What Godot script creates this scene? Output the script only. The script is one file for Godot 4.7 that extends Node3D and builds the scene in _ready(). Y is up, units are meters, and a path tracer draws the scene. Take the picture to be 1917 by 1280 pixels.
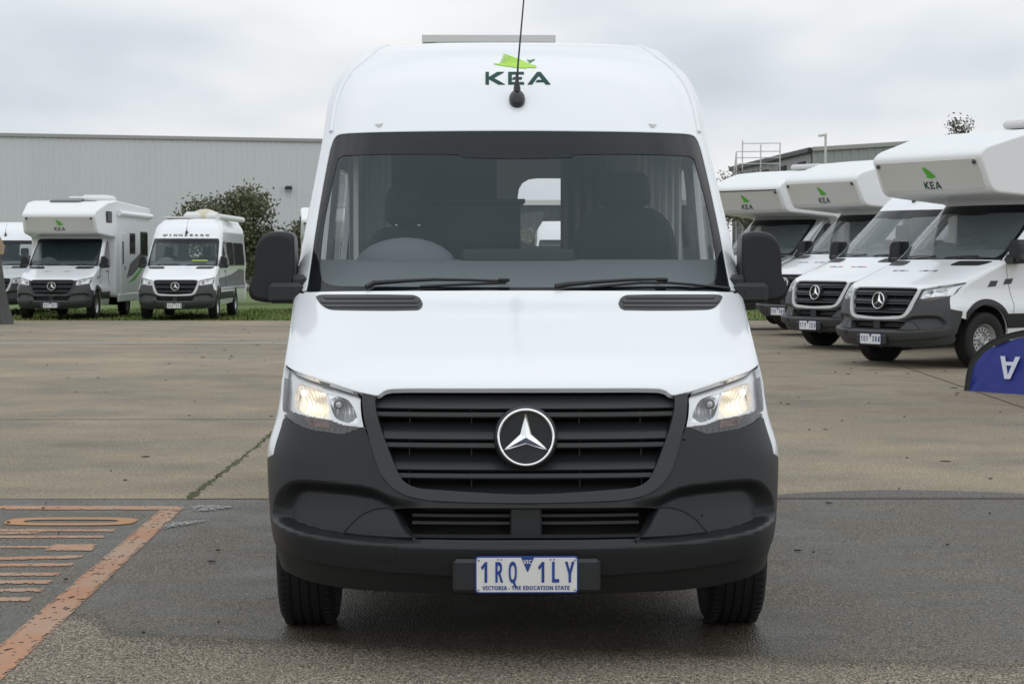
extends Node3D

# ---------- survey values: lens of the photograph and where the front campervan stands ----------
const FOCAL := 3700.0
const EYE := 1.49
const PITCH := -0.040788
const VAN_AT := Vector3(0.0525, 0.0, -7.1)
const VAN_YAW := 0.0165

var rng := RandomNumberGenerator.new()
var mat := {}
var cache := {}

func _ready() -> void:
	rng.seed = 20240611
	set_camera()
	set_sky()
	make_materials()
	make_tables()
	build_ground()
	build_buildings()
	build_front_van()
	build_other_vehicles()
	build_trees()
	build_small_things()

func set_camera() -> void:
	var c := Camera3D.new()
	c.name = "camera"
	c.position = Vector3(0, EYE, 0)
	c.rotation.x = PITCH
	c.fov = rad_to_deg(2.0 * atan(640.0 / FOCAL))
	c.near = 0.2
	c.far = 900.0
	var a := CameraAttributesPhysical.new()
	a.frustum_focus_distance = 8.0
	a.frustum_focal_length = 69.0
	a.exposure_aperture = 18.0
	c.attributes = a
	add_child(c)
	c.current = true

func set_sky() -> void:
	var cloud := FastNoiseLite.new()
	cloud.seed = 11
	cloud.frequency = 1.6
	cloud.fractal_octaves = 5
	cloud.fractal_gain = 0.52
	var wide := FastNoiseLite.new()
	wide.seed = 4
	wide.frequency = 0.9
	wide.fractal_octaves = 3
	var w := 2048
	var h := 1024
	var im := Image.create(w, h, false, Image.FORMAT_RGBF)
	im.fill(Color(0.27, 0.25, 0.22))
	for j in range(0, h / 2 + 2):
		var up := (0.5 - (j + 0.5) / h) * PI
		var sy := sin(up)
		var cy := cos(up)
		# cloud deck seen from below: stretched towards the horizon
		var k := 1.0 / (maxf(sy, 0.0) + 0.12)
		var lum := lerpf(0.77, 1.03, pow(clampf(sy, 0.0, 1.0), 0.6))
		for i in w:
			var a := (i + 0.5) / w * TAU
			var px := sin(a) * cy * k
			var pz := cos(a) * cy * k
			var n := cloud.get_noise_3d(px * 1.1, sy * 9.0, pz * 0.5) * 0.5 + wide.get_noise_3d(px * 0.8, sy * 6.0, pz * 0.4) * 0.75
			var l := lum * (1.0 + 0.24 * n)
			var t := clampf(0.5 - 1.3 * n, 0.0, 1.0)
			im.set_pixel(i, j, Color(l * lerpf(0.985, 0.87, t), l * lerpf(1.0, 0.955, t), l * lerpf(1.015, 1.03, t)))
	var sm := PanoramaSkyMaterial.new()
	sm.panorama = ImageTexture.create_from_image(im)
	var sky := Sky.new()
	sky.sky_material = sm
	var e := Environment.new()
	e.background_mode = Environment.BG_SKY
	e.sky = sky
	e.tonemap_mode = Environment.TONE_MAPPER_LINEAR
	e.tonemap_exposure = 1.0
	e.sdfgi_enabled = true
	e.ssao_enabled = true
	e.ssil_enabled = true
	var we := WorldEnvironment.new()
	we.name = "surroundings"
	we.environment = e
	add_child(we)
	var sun := DirectionalLight3D.new()
	sun.name = "sun"
	sun.light_energy = 0.16
	sun.light_angular_distance = 150.0
	sun.light_color = Color(1.0, 0.97, 0.93)
	sun.shadow_enabled = true
	sun.rotation_degrees = Vector3(-62, 25, 0)
	add_child(sun)

# ---------- naming ----------
func numbered(parent: Node, called: String) -> String:
	if not parent.has_node(NodePath(called)):
		return called
	var i := 1
	while parent.has_node(NodePath("%s_%03d" % [called, i])):
		i += 1
	return "%s_%03d" % [called, i]

func put(called: String, mesh: Mesh, m: Material, parent: Node = self, xf := Transform3D.IDENTITY) -> MeshInstance3D:
	var o := MeshInstance3D.new()
	o.mesh = mesh
	o.name = numbered(parent, called)
	if m:
		o.material_override = m
	o.transform = xf
	parent.add_child(o, true)
	return o

func thing(called: String, label: String, category: String, at := Vector3.ZERO, turn := 0.0, group := "") -> Node3D:
	var o := Node3D.new()
	o.name = numbered(self, called)
	o.position = at
	o.rotation.y = turn
	add_child(o, true)
	return tag(o, label, category, group)

func tag(o: Node3D, label: String, category: String, group := "") -> Node3D:
	o.set_meta("label", label)
	o.set_meta("category", category)
	if group:
		o.set_meta("group", group)
	return o

func kind(o: Node3D, k: String) -> Node3D:
	o.set_meta("kind", k)
	return o

# ---------- materials ----------
func lin(r: float, g: float, b: float) -> Color:
	return Color(r, g, b).linear_to_srgb()

func mk(id: String, c: Color, rough := 0.5, metal := 0.0) -> StandardMaterial3D:
	var m := StandardMaterial3D.new()
	m.resource_name = id
	m.albedo_color = c
	m.roughness = rough
	m.metallic = metal
	mat[id] = m
	return m

func noise_image(size: int, freq: float, sd: int, oct := 3, kind_ := FastNoiseLite.TYPE_SIMPLEX_SMOOTH) -> Image:
	var n := FastNoiseLite.new()
	n.noise_type = kind_
	n.seed = sd
	n.frequency = freq
	n.fractal_octaves = oct
	return n.get_seamless_image(size, size)

func bump(m: StandardMaterial3D, im: Image, scale_cm: float, uv := Vector3.ONE) -> void:
	m.heightmap_enabled = true
	m.heightmap_texture = ImageTexture.create_from_image(im)
	m.heightmap_scale = scale_cm
	m.uv1_triplanar = true
	m.uv1_scale = uv

func glass(id: String, c: Color, a: float) -> void:
	var m := mk(id, Color(c.r, c.g, c.b, a), 0.0)
	m.transparency = BaseMaterial3D.TRANSPARENCY_ALPHA

func make_materials() -> void:
	var m := mk("paint_white", lin(0.80, 0.83, 0.86), 0.4)
	m.clearcoat_enabled = true
	m.clearcoat = 1.0
	m.clearcoat_roughness = 0.10
	m = mk("paint_silver", lin(0.42, 0.45, 0.46), 0.3, 0.6)
	m.clearcoat_enabled = true
	m.clearcoat = 1.0
	m.clearcoat_roughness = 0.04
	mk("fibreglass", lin(0.82, 0.84, 0.85), 0.28)
	mk("fibreglass_beige", lin(0.60, 0.60, 0.58), 0.4)
	m = mk("plastic_black", lin(0.0165, 0.0185, 0.0205), 0.38)
	m.metallic_specular = 0.42
	bump(m, noise_image(256, 0.12, 5, 2), 0.012, Vector3(14, 14, 14))
	mk("plastic_dusty", lin(0.040, 0.042, 0.045), 0.5)
	mk("plastic_smooth", lin(0.016, 0.0175, 0.020), 0.38)
	mk("plastic_grey", lin(0.52, 0.53, 0.53), 0.35, 0.3)
	mk("gloss_black", lin(0.016, 0.017, 0.019), 0.16)
	mk("void_black", lin(0.010, 0.010, 0.011), 0.9)
	mk("frit", lin(0.008, 0.010, 0.013), 0.06).metallic_specular = 0.33
	mk("rubber", lin(0.022, 0.022, 0.022), 0.75)
	mk("rubber_seal", lin(0.02, 0.02, 0.02), 0.6)
	m = mk("tyre", lin(0.010, 0.010, 0.010), 0.8)
	bump(m, noise_image(256, 0.2, 9, 2), 0.05, Vector3(9, 9, 9))
	mk("steel_rim", lin(0.45, 0.46, 0.47), 0.35, 0.7)
	mk("chrome", lin(0.92, 0.93, 0.94), 0.10, 1.0)
	mk("chrome_soft", lin(0.80, 0.82, 0.84), 0.2, 0.85)
	mk("lamp_trim", lin(0.66, 0.68, 0.70), 0.28, 0.8)
	mk("lamp_dark", lin(0.05, 0.05, 0.055), 0.3)
	mk("reflector", lin(0.82, 0.84, 0.86), 0.26, 0.8)
	m = mk("reflector_lit", lin(0.9, 0.84, 0.74), 0.3, 0.75)
	m.emission_enabled = true
	m.emission = lin(1.0, 0.72, 0.40)
	m.emission_energy_multiplier = 0.05
	m = mk("bulb_lit", lin(1, 0.95, 0.85), 0.3)
	m.emission_enabled = true
	m.emission = lin(1.0, 0.86, 0.62)
	m.emission_energy_multiplier = 2.5
	mk("bulb_off", lin(0.5, 0.5, 0.5), 0.1, 0.3)
	mk("signal_smoke", lin(0.028, 0.028, 0.03), 0.25).metallic_specular = 0.35
	mk("signal_amber", lin(0.085, 0.026, 0.014), 0.3)
	glass("lens", lin(0.95, 0.97, 1.0), 0.04)
	glass("windscreen", lin(0.07, 0.14, 0.17), 0.16)
	glass("windscreen_parked", lin(0.20, 0.25, 0.26), 0.34)
	mat.windscreen.metallic_specular = 0.36
	glass("clear_glass", lin(0.3, 0.36, 0.36), 0.10)
	glass("side_glass", lin(0.05, 0.07, 0.075), 0.42)
	glass("tint_glass", lin(0.02, 0.024, 0.026), 0.8)
	mk("dash", lin(0.135, 0.155, 0.165), 0.75)
	mk("fabric_dark", lin(0.022, 0.023, 0.026), 0.95)
	mk("lining", lin(0.42, 0.41, 0.39), 0.9)
	mk("lining_light", lin(0.72, 0.70, 0.66), 0.9)
	m = mk("curtain", lin(0.70, 0.72, 0.71), 0.95)
	m.backlight_enabled = true
	m.backlight = Color(0.3, 0.3, 0.3)
	mk("curtain_brown", lin(0.34, 0.29, 0.24), 0.95)
	mk("cabinet", lin(0.075, 0.077, 0.082), 0.6)
	mk("hivis", lin(0.55, 0.75, 0.06), 0.8)
	mk("plate_white", lin(0.74, 0.74, 0.72), 0.35)
	mk("plate_blue", lin(0.012, 0.05, 0.26), 0.4)
	mk("screw", lin(0.45, 0.45, 0.44), 0.4, 0.8)
	mk("kea_green", lin(0.005, 0.055, 0.043), 0.5).metallic_specular = 0.3
	mk("bird_lime", lin(0.42, 0.74, 0.05), 0.4)
	mk("bird_green", lin(0.09, 0.42, 0.035), 0.4)
	mk("leaf_dark_green", lin(0.02, 0.20, 0.08), 0.4)
	mk("decal_dark", lin(0.05, 0.055, 0.07), 0.4)
	mk("decal_blue", lin(0.04, 0.12, 0.52), 0.4)
	mk("decal_pale", lin(0.50, 0.54, 0.66), 0.4)
	mk("decal_red", lin(0.62, 0.10, 0.06), 0.4)
	mk("decal_grey", lin(0.11, 0.115, 0.12), 0.4)
	mk("scuff", lin(0.50, 0.50, 0.51), 0.6)
	mk("aluminium", lin(0.56, 0.56, 0.54), 0.35, 0.75)
	mk("solar_glass", lin(0.012, 0.014, 0.022), 0.12)
	mk("white_plastic", lin(0.74, 0.74, 0.72), 0.45)
	mk("dome_cream", lin(0.62, 0.57, 0.44), 0.4)
	mk("clad_wall", lin(0.63, 0.655, 0.665), 0.55, 0.0).vertex_color_use_as_albedo = true
	mk("flashing", lin(0.36, 0.36, 0.35), 0.5, 0.0)
	mk("shed_wall", lin(0.33, 0.345, 0.35), 0.6).vertex_color_use_as_albedo = true
	mk("dark_opening", lin(0.03, 0.032, 0.035), 0.8)
	mk("galvanised", lin(0.62, 0.62, 0.61), 0.5, 0.2)
	mk("fixture", lin(0.03, 0.03, 0.03), 0.5)
	m = mk("bark", lin(0.10, 0.08, 0.065), 0.95)
	for q in [["foliage", 0.115, 0.13, 0.072], ["foliage_olive", 0.11, 0.11, 0.06], ["foliage_right", 0.06, 0.07, 0.03]]:
		m = mk(q[0], lin(q[1], q[2], q[3]), 0.7)
		m.vertex_color_use_as_albedo = true
		m.albedo_color = Color.WHITE
		m.backlight_enabled = true
		m.backlight = Color(0.25, 0.25, 0.2)
		m.set_meta("base", Color(q[1], q[2], q[3]))
	m = mk("grass_blades", Color.WHITE, 0.8)
	m.vertex_color_use_as_albedo = true
	m.backlight_enabled = true
	m.backlight = Color(0.25, 0.25, 0.2)
	mk("paint_orange", Color.WHITE, 0.8).vertex_color_use_as_albedo = true
	mk("moss", lin(0.075, 0.08, 0.03), 0.95)
	mk("debris", lin(0.045, 0.036, 0.026), 0.9)
	mk("debris_brown", lin(0.09, 0.06, 0.035), 0.9)
	mk("banner_blue", lin(0.016, 0.030, 0.235), 0.6)
	mk("banner_black", lin(0.012, 0.012, 0.012), 0.8)
	mk("banner_white", lin(0.60, 0.64, 0.74), 0.8)
	mk("canvas_tan", lin(0.33, 0.25, 0.165), 0.95)
	mk("canvas_grey", lin(0.10, 0.10, 0.10), 0.95)

# ---------- mesh collector ----------
class Mb:
	var v := PackedVector3Array()
	var n := PackedVector3Array()
	var uv := PackedVector2Array()
	var uv2 := PackedVector2Array()
	var c := PackedColorArray()
	var tint := Color.WHITE
	var tinted := false

	func tri(a: Vector3, b: Vector3, d: Vector3, na: Vector3, nb: Vector3, nd: Vector3) -> void:
		# front faces run clockwise: turn the triangle to suit its normals
		if (b - a).cross(d - a).dot(na + nb + nd) > 0.0:
			var t := b; b = d; d = t
			t = nb; nb = nd; nd = t
		v.push_back(a); v.push_back(b); v.push_back(d)
		n.push_back(na); n.push_back(nb); n.push_back(nd)
		if tinted:
			c.push_back(tint); c.push_back(tint); c.push_back(tint)

	func face(p: Array, out: Vector3) -> void:
		# a flat convex polygon whose normal points to the side of `out`
		var nn := Vector3.ZERO
		for i in range(1, p.size() - 1):
			nn += (p[i] - p[0]).cross(p[i + 1] - p[0])
		nn = nn.normalized()
		if nn.dot(out) < 0.0:
			nn = -nn
		for i in range(1, p.size() - 1):
			tri(p[0], p[i], p[i + 1], nn, nn, nn)

	func box(center: Vector3, size: Vector3, b := 0.0, basis := Basis.IDENTITY) -> void:
		var h := size * 0.5
		b = minf(b, minf(h.x, minf(h.y, h.z)) * 0.9)
		var q := func(x: float, y: float, z: float) -> Vector3: return center + basis * Vector3(x, y, z)
		for s in [-1.0, 1.0]:
			face([q.call(s * h.x, -h.y + b, -h.z + b), q.call(s * h.x, h.y - b, -h.z + b), q.call(s * h.x, h.y - b, h.z - b), q.call(s * h.x, -h.y + b, h.z - b)], basis * Vector3(s, 0, 0))
			face([q.call(-h.x + b, s * h.y, -h.z + b), q.call(h.x - b, s * h.y, -h.z + b), q.call(h.x - b, s * h.y, h.z - b), q.call(-h.x + b, s * h.y, h.z - b)], basis * Vector3(0, s, 0))
			face([q.call(-h.x + b, -h.y + b, s * h.z), q.call(h.x - b, -h.y + b, s * h.z), q.call(h.x - b, h.y - b, s * h.z), q.call(-h.x + b, h.y - b, s * h.z)], basis * Vector3(0, 0, s))
		if b <= 0.0:
			return
		for s in [-1.0, 1.0]:
			for t in [-1.0, 1.0]:
				face([q.call(-h.x + b, s * h.y, t * (h.z - b)), q.call(h.x - b, s * h.y, t * (h.z - b)), q.call(h.x - b, s * (h.y - b), t * h.z), q.call(-h.x + b, s * (h.y - b), t * h.z)], basis * Vector3(0, s, t))
				face([q.call(s * h.x, -h.y + b, t * (h.z - b)), q.call(s * h.x, h.y - b, t * (h.z - b)), q.call(s * (h.x - b), h.y - b, t * h.z), q.call(s * (h.x - b), -h.y + b, t * h.z)], basis * Vector3(s, 0, t))
				face([q.call(s * h.x, t * (h.y - b), -h.z + b), q.call(s * h.x, t * (h.y - b), h.z - b), q.call(s * (h.x - b), t * h.y, h.z - b), q.call(s * (h.x - b), t * h.y, -h.z + b)], basis * Vector3(s, t, 0))
				for u in [-1.0, 1.0]:
					face([q.call(s * h.x, t * (h.y - b), u * (h.z - b)), q.call(s * (h.x - b), t * h.y, u * (h.z - b)), q.call(s * (h.x - b), t * (h.y - b), u * h.z)], basis * Vector3(s, t, u))

	func grid(rows: Array, normals: Array) -> void:
		# rows of equally many points with their normals
		for j in rows.size() - 1:
			var a: PackedVector3Array = rows[j]
			var b: PackedVector3Array = rows[j + 1]
			var na: PackedVector3Array = normals[j]
			var nb: PackedVector3Array = normals[j + 1]
			for i in a.size() - 1:
				tri(a[i], a[i + 1], b[i + 1], na[i], na[i + 1], nb[i + 1])
				tri(a[i], b[i + 1], b[i], na[i], nb[i + 1], nb[i])

	func tube(pts: Array, r: Array, sides := 8) -> void:
		var rows := []
		var norms := []
		var up := Vector3.UP
		for i in pts.size():
			var t: Vector3 = (pts[mini(i + 1, pts.size() - 1)] - pts[maxi(i - 1, 0)]).normalized()
			if absf(t.dot(up)) > 0.95:
				up = Vector3.RIGHT if absf(t.x) < 0.9 else Vector3.UP
			var s := t.cross(up).normalized()
			var w := s.cross(t).normalized()
			var rr: float = r[mini(i, r.size() - 1)]
			var row := PackedVector3Array()
			var nor := PackedVector3Array()
			for k in sides + 1:
				var a := TAU * k / sides
				var d := s * cos(a) + w * sin(a)
				row.push_back(pts[i] + d * rr)
				nor.push_back(d)
			rows.push_back(row)
			norms.push_back(nor)
		grid(rows, norms)
		for e in [0, pts.size() - 1]:
			var cap := []
			for k in sides:
				cap.push_back(rows[e][k])
			face(cap, pts[e] - pts[1 if e == 0 else pts.size() - 2])

	func lathe(profile: Array, xf: Transform3D, seg := 32) -> void:
		# profile of Vector2(radius, height) turned about the y axis of xf; corners sharper than 40 degrees stay sharp
		for i in profile.size() - 1:
			var p: Vector2 = profile[i]
			var q: Vector2 = profile[i + 1]
			if p.distance_to(q) < 1e-6:
				continue
			var nn := func(k: int) -> Vector2:
				var d: Vector2 = profile[k + 1] - profile[k]
				return Vector2(d.y, -d.x).normalized()
			var mine: Vector2 = nn.call(i)
			var n0 := mine
			var n1 := mine
			if i > 0 and profile[i - 1].distance_to(p) > 1e-6:
				var o: Vector2 = nn.call(i - 1)
				if o.dot(mine) > 0.76:
					n0 = (o + mine).normalized()
			if i < profile.size() - 2 and profile[i + 2].distance_to(q) > 1e-6:
				var o: Vector2 = nn.call(i + 1)
				if o.dot(mine) > 0.76:
					n1 = (o + mine).normalized()
			for k in seg:
				var a := TAU * k / seg
				var b := TAU * (k + 1) / seg
				var at := func(r: Vector2, t: float) -> Vector3: return xf * Vector3(r.x * cos(t), r.y, r.x * sin(t))
				var nt := func(r: Vector2, t: float) -> Vector3: return (xf.basis * Vector3(r.x * cos(t), r.y, r.x * sin(t))).normalized()
				tri(at.call(p, a), at.call(p, b), at.call(q, b), nt.call(n0, a), nt.call(n0, b), nt.call(n1, b))
				tri(at.call(p, a), at.call(q, b), at.call(q, a), nt.call(n0, a), nt.call(n1, b), nt.call(n1, a))

	func ball(center: Vector3, r: Vector3, seg := 16, basis := Basis.IDENTITY) -> void:
		var rows := []
		var norms := []
		for j in seg / 2 + 1:
			var t := PI * j / (seg / 2)
			var row := PackedVector3Array()
			var nor := PackedVector3Array()
			for i in seg + 1:
				var a := TAU * i / seg
				var d := Vector3(sin(t) * cos(a), cos(t), sin(t) * sin(a))
				row.push_back(center + basis * (d * r))
				nor.push_back((basis * (d / r)).normalized())
			rows.push_back(row)
			norms.push_back(nor)
		grid(rows, norms)

	func prism(poly: PackedVector2Array, xf: Transform3D, depth: float, bevel := 0.0) -> void:
		# polygon in the xy plane of xf, thick towards -z, front edge chamfered
		var idx := Geometry2D.triangulate_polygon(poly)
		var m := poly.size()
		var area := 0.0
		for i in m:
			area += poly[i].cross(poly[(i + 1) % m])
		var sg := signf(area)
		var inner := PackedVector2Array()
		for i in m:
			var e0 := (poly[i] - poly[(i + m - 1) % m]).normalized()
			var e1 := (poly[(i + 1) % m] - poly[i]).normalized()
			var n0 := Vector2(-e0.y, e0.x) * sg
			var n1 := Vector2(-e1.y, e1.x) * sg
			var b := (n0 + n1)
			b = b / maxf(b.length_squared() * 0.5, 0.4)
			inner.push_back(poly[i] + b * bevel)
		var zf := (xf.basis.z).normalized()
		for i in range(0, idx.size(), 3):
			var p := []
			var bk := []
			for k in 3:
				var w: Vector2 = inner[idx[i + k]]
				p.push_back(xf * Vector3(w.x, w.y, 0))
				w = poly[idx[i + k]]
				bk.push_back(xf * Vector3(w.x, w.y, -depth))
			face(p, zf)
			if depth > 0.0:
				face(bk, -zf)
		for i in m:
			var j := (i + 1) % m
			var e := (poly[j] - poly[i])
			var o := xf.basis * Vector3(e.y, -e.x, 0) * sg
			var a := xf * Vector3(poly[i].x, poly[i].y, -bevel)
			var b2 := xf * Vector3(poly[j].x, poly[j].y, -bevel)
			if bevel > 0.0:
				face([xf * Vector3(inner[i].x, inner[i].y, 0), xf * Vector3(inner[j].x, inner[j].y, 0), b2, a], o.normalized() + zf)
			if depth > 0.0:
				face([a, b2, xf * Vector3(poly[j].x, poly[j].y, -depth), xf * Vector3(poly[i].x, poly[i].y, -depth)], o)

	func mesh() -> ArrayMesh:
		var a := []
		a.resize(Mesh.ARRAY_MAX)
		a[Mesh.ARRAY_VERTEX] = v
		a[Mesh.ARRAY_NORMAL] = n
		if uv.size() == v.size() and v.size() > 0:
			a[Mesh.ARRAY_TEX_UV] = uv
		if uv2.size() == v.size() and v.size() > 0:
			a[Mesh.ARRAY_TEX_UV2] = uv2
		if tinted:
			a[Mesh.ARRAY_COLOR] = c
		var m := ArrayMesh.new()
		m.add_surface_from_arrays(Mesh.PRIMITIVE_TRIANGLES, a)
		return m

func box_mesh(center: Vector3, size: Vector3, b := 0.0, basis := Basis.IDENTITY) -> ArrayMesh:
	var q := Mb.new()
	q.box(center, size, b, basis)
	return q.mesh()

func tube_mesh(pts: Array, r: Array, sides := 8) -> ArrayMesh:
	var q := Mb.new()
	q.tube(pts, r, sides)
	return q.mesh()

func fillet(poly: Array, r: float, seg := 4) -> PackedVector2Array:
	var out := PackedVector2Array()
	var m := poly.size()
	for i in m:
		var p: Vector2 = poly[i]
		var a: Vector2 = poly[(i + m - 1) % m]
		var b: Vector2 = poly[(i + 1) % m]
		var rr := minf(r, minf(p.distance_to(a), p.distance_to(b)) * 0.45)
		var s := p + (a - p).normalized() * rr
		var e := p + (b - p).normalized() * rr
		for k in seg + 1:
			var t := float(k) / seg
			out.push_back(s.lerp(p, t).lerp(p.lerp(e, t), t))
	return out

func flat_polys(polys: Array, thick := 0.002) -> ArrayMesh:
	var q := Mb.new()
	for p in polys:
		q.prism(p, Transform3D.IDENTITY, thick)
	return q.mesh()

func text_mesh(words: String, size: float, depth := 0.002, bold := false) -> TextMesh:
	var f := SystemFont.new()
	f.font_names = PackedStringArray(["Droid Sans"])
	f.font_weight = 700 if bold else 400
	var t := TextMesh.new()
	t.font = f
	t.text = words
	t.font_size = 64
	t.pixel_size = size / 64.0
	t.depth = depth
	t.curve_step = 1.0
	return t

# ---------- the van's front as one smooth surface: plan outlines stacked by height ----------
const TY := [0.15, 0.25, 0.36, 0.47, 0.60, 0.75, 0.90, 0.99, 1.03, 1.10, 1.18, 1.27, 1.37, 1.60, 1.82, 2.09, 2.25, 2.41, 2.52, 2.585, 2.63, 2.66]
const TF := [-0.20, -0.10, -0.03, 0.0, -0.04, -0.08, -0.12, -0.17, -0.215, -0.37, -0.60, -0.86, -1.12, -1.37, -1.61, -1.92, -2.12, -2.36, -2.60, -2.85, -3.20, -3.80]
const TW := [0.90, 0.93, 0.95, 0.972, 0.988, 0.996, 0.962, 0.952, 0.952, 0.954, 0.958, 0.967, 0.9785, 0.962, 0.942, 0.919, 0.912, 0.876, 0.80, 0.772, 0.735, 0.70]
const TD := [0.50, 0.50, 0.50, 0.50, 0.50, 0.50, 0.50, 0.50, 0.50, 0.48, 0.44, 0.41, 0.40, 0.42, 0.44, 0.46, 0.46, 0.45, 0.43, 0.42, 0.40, 0.40]
const TN := [2.5, 2.5, 2.5, 2.5, 2.5, 2.5, 2.5, 2.5, 2.5, 2.45, 2.4, 2.35, 2.3, 2.3, 2.3, 2.3, 2.35, 2.4, 2.4, 2.4, 2.4, 2.4]
const Y0 := 0.15
const DY := 0.002
const KX := 0.8
var tab: Array = []
var tab_v := PackedFloat32Array()
var van_inv: Transform3D
var cam_basis: Basis

func slopes(xs: Array, ys: Array) -> Array:
	var m := []
	var k := xs.size()
	for i in k:
		if i == 0 or i == k - 1:
			var a := 0 if i == 0 else k - 2
			m.push_back((ys[a + 1] - ys[a]) / (xs[a + 1] - xs[a]))
			continue
		var h0: float = xs[i] - xs[i - 1]
		var h1: float = xs[i + 1] - xs[i]
		var d0: float = (ys[i] - ys[i - 1]) / h0
		var d1: float = (ys[i + 1] - ys[i]) / h1
		m.push_back(0.0 if d0 * d1 <= 0.0 else 3.0 * (h0 + h1) / ((2.0 * h1 + h0) / d0 + (h1 + 2.0 * h0) / d1))
	return m

func make_tables() -> void:
	var count := int((2.66 - Y0) / DY) + 1
	for ys in [TF, TW, TD, TN]:
		var m := slopes(TY, ys)
		var out := PackedFloat32Array()
		var i := 0
		for k in count:
			var y := Y0 + k * DY
			while i < TY.size() - 2 and y > TY[i + 1]:
				i += 1
			var h: float = TY[i + 1] - TY[i]
			var t: float = (y - TY[i]) / h
			out.push_back((1 + 2 * t) * (1 - t) * (1 - t) * ys[i] + t * (1 - t) * (1 - t) * h * m[i] + t * t * (3 - 2 * t) * ys[i + 1] - t * t * (1 - t) * h * m[i + 1])
		tab.push_back(out)
	var v := 0.0
	for k in count:
		if k > 0:
			v += Vector2(DY, tab[0][k] - tab[0][k - 1]).length()
		tab_v.push_back(v)
	var van := Transform3D(Basis(Vector3.UP, VAN_YAW), VAN_AT)
	van_inv = van.affine_inverse()
	cam_basis = Basis(Vector3.RIGHT, PITCH)

func look(which: int, y: float) -> float:
	var f := clampf((y - Y0) / DY, 0.0, tab_v.size() - 1.001)
	var i := int(f)
	var a: PackedFloat32Array = tab[which]
	return lerpf(a[i], a[i + 1], f - i)

func v_of(y: float) -> float:
	var f := clampf((y - Y0) / DY, 0.0, tab_v.size() - 1.001)
	var i := int(f)
	return lerpf(tab_v[i], tab_v[i + 1], f - i)

func y_of(v: float) -> float:
	var i := clampi(tab_v.bsearch(v) - 1, 0, tab_v.size() - 2)
	return Y0 + DY * (i + clampf((v - tab_v[i]) / (tab_v[i + 1] - tab_v[i]), 0.0, 1.0))

func half_width(y: float) -> float:
	return look(1, y)

func side_front(y: float) -> float:
	return look(0, y) - look(2, y)

func surf(th: float, y: float) -> Vector3:
	var f := look(0, y)
	var w := look(1, y)
	var d := look(2, y)
	var n := look(3, y)
	var s := absf(sin(th))
	var c := absf(cos(th))
	var r := pow(pow(s / w, n) + pow(c / d, n), -1.0 / n)
	return Vector3(r * sin(th), y, f - d + r * c)

func front_z(x: float, y: float) -> float:
	var q := minf(absf(x) / look(1, y), 0.9999)
	var n := look(3, y)
	return look(0, y) - look(2, y) * (1.0 - pow(1.0 - pow(q, n), 1.0 / n))

func theta_of(x: float, y: float) -> float:
	var d := look(2, y)
	return atan2(x, front_z(x, y) - look(0, y) + d)

func surf_n(th: float, y: float) -> Vector3:
	var e := 0.004
	var a := surf(th + e, y) - surf(th - e, y)
	var b := surf(th, y + e) - surf(th, y - e)
	var n := a.cross(b).normalized()
	return n if n.x * sin(th) + n.z * cos(th) >= -0.2 else -n

# a point seen in the photograph, found on the van's surface: (theta, height)
func trace(px: float, py: float) -> Vector2:
	var o := van_inv * Vector3(0, EYE, 0)
	var dir := van_inv.basis * (cam_basis * Vector3((px - 958.5) / FOCAL, (640.0 - py) / FOCAL, -1.0))
	var best := 1e9
	var best_at := Vector3.ZERO
	var t := 6.9
	while t < 11.2:
		var p := o + dir * t
		if p.y > 0.16 and p.y < 2.65:
			var g := absf(p.x) - look(1, p.y)
			if g < 0.0:
				g = p.z - front_z(p.x, p.y)
				if g < 0.0:
					var lo := t - 0.02
					var hi := t
					for k in 18:
						var mid := (lo + hi) * 0.5
						p = o + dir * mid
						if absf(p.x) < look(1, p.y) and p.z < front_z(p.x, p.y):
							hi = mid
						else:
							lo = mid
					p = o + dir * hi
					return Vector2(theta_of(p.x, p.y), p.y)
			g = absf(g) + maxf(0.0, absf(p.x) - look(1, p.y))
			if g < best and p.z < look(0, p.y):
				best = g
				best_at = p
		t += 0.02
	var s := signf(best_at.x)
	if absf(best_at.x) > look(1, best_at.y) * 0.9:
		return Vector2(s * PI / 2, best_at.y)
	return Vector2(theta_of(best_at.x, best_at.y), best_at.y)

func outline(flat: Array) -> PackedVector2Array:
	var out := PackedVector2Array()
	for i in range(0, flat.size(), 2):
		var q := trace(flat[i], flat[i + 1])
		out.push_back(Vector2(clampf(q.x, -1.53, 1.53), q.y))
	return out

func mirrored(a: PackedVector2Array) -> PackedVector2Array:
	var out := PackedVector2Array()
	for i in range(a.size() - 1, -1, -1):
		out.push_back(Vector2(-a[i].x, a[i].y))
	return out

# left half from the middle line round to the middle line, completed on the other side
func both(flat: Array, loop := true) -> PackedVector2Array:
	var a := outline(flat)
	a[0].x = 0.0
	if loop:
		a[a.size() - 1].x = 0.0
	var out := a.duplicate()
	var b := mirrored(a)
	for i in range(1 if loop else 0, b.size() - 1):
		out.push_back(b[i])
	return out

func to_flat(q: Vector2) -> Vector2:
	return Vector2(q.x * KX, v_of(q.y))

func resample(poly: PackedVector2Array, step: float) -> PackedVector2Array:
	var out := PackedVector2Array()
	var m := poly.size()
	for i in m:
		var a := poly[i]
		var b := poly[(i + 1) % m]
		var k := maxi(1, int(round(a.distance_to(b) / step)))
		for j in k:
			out.push_back(a.lerp(b, float(j) / k))
	return out

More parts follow.
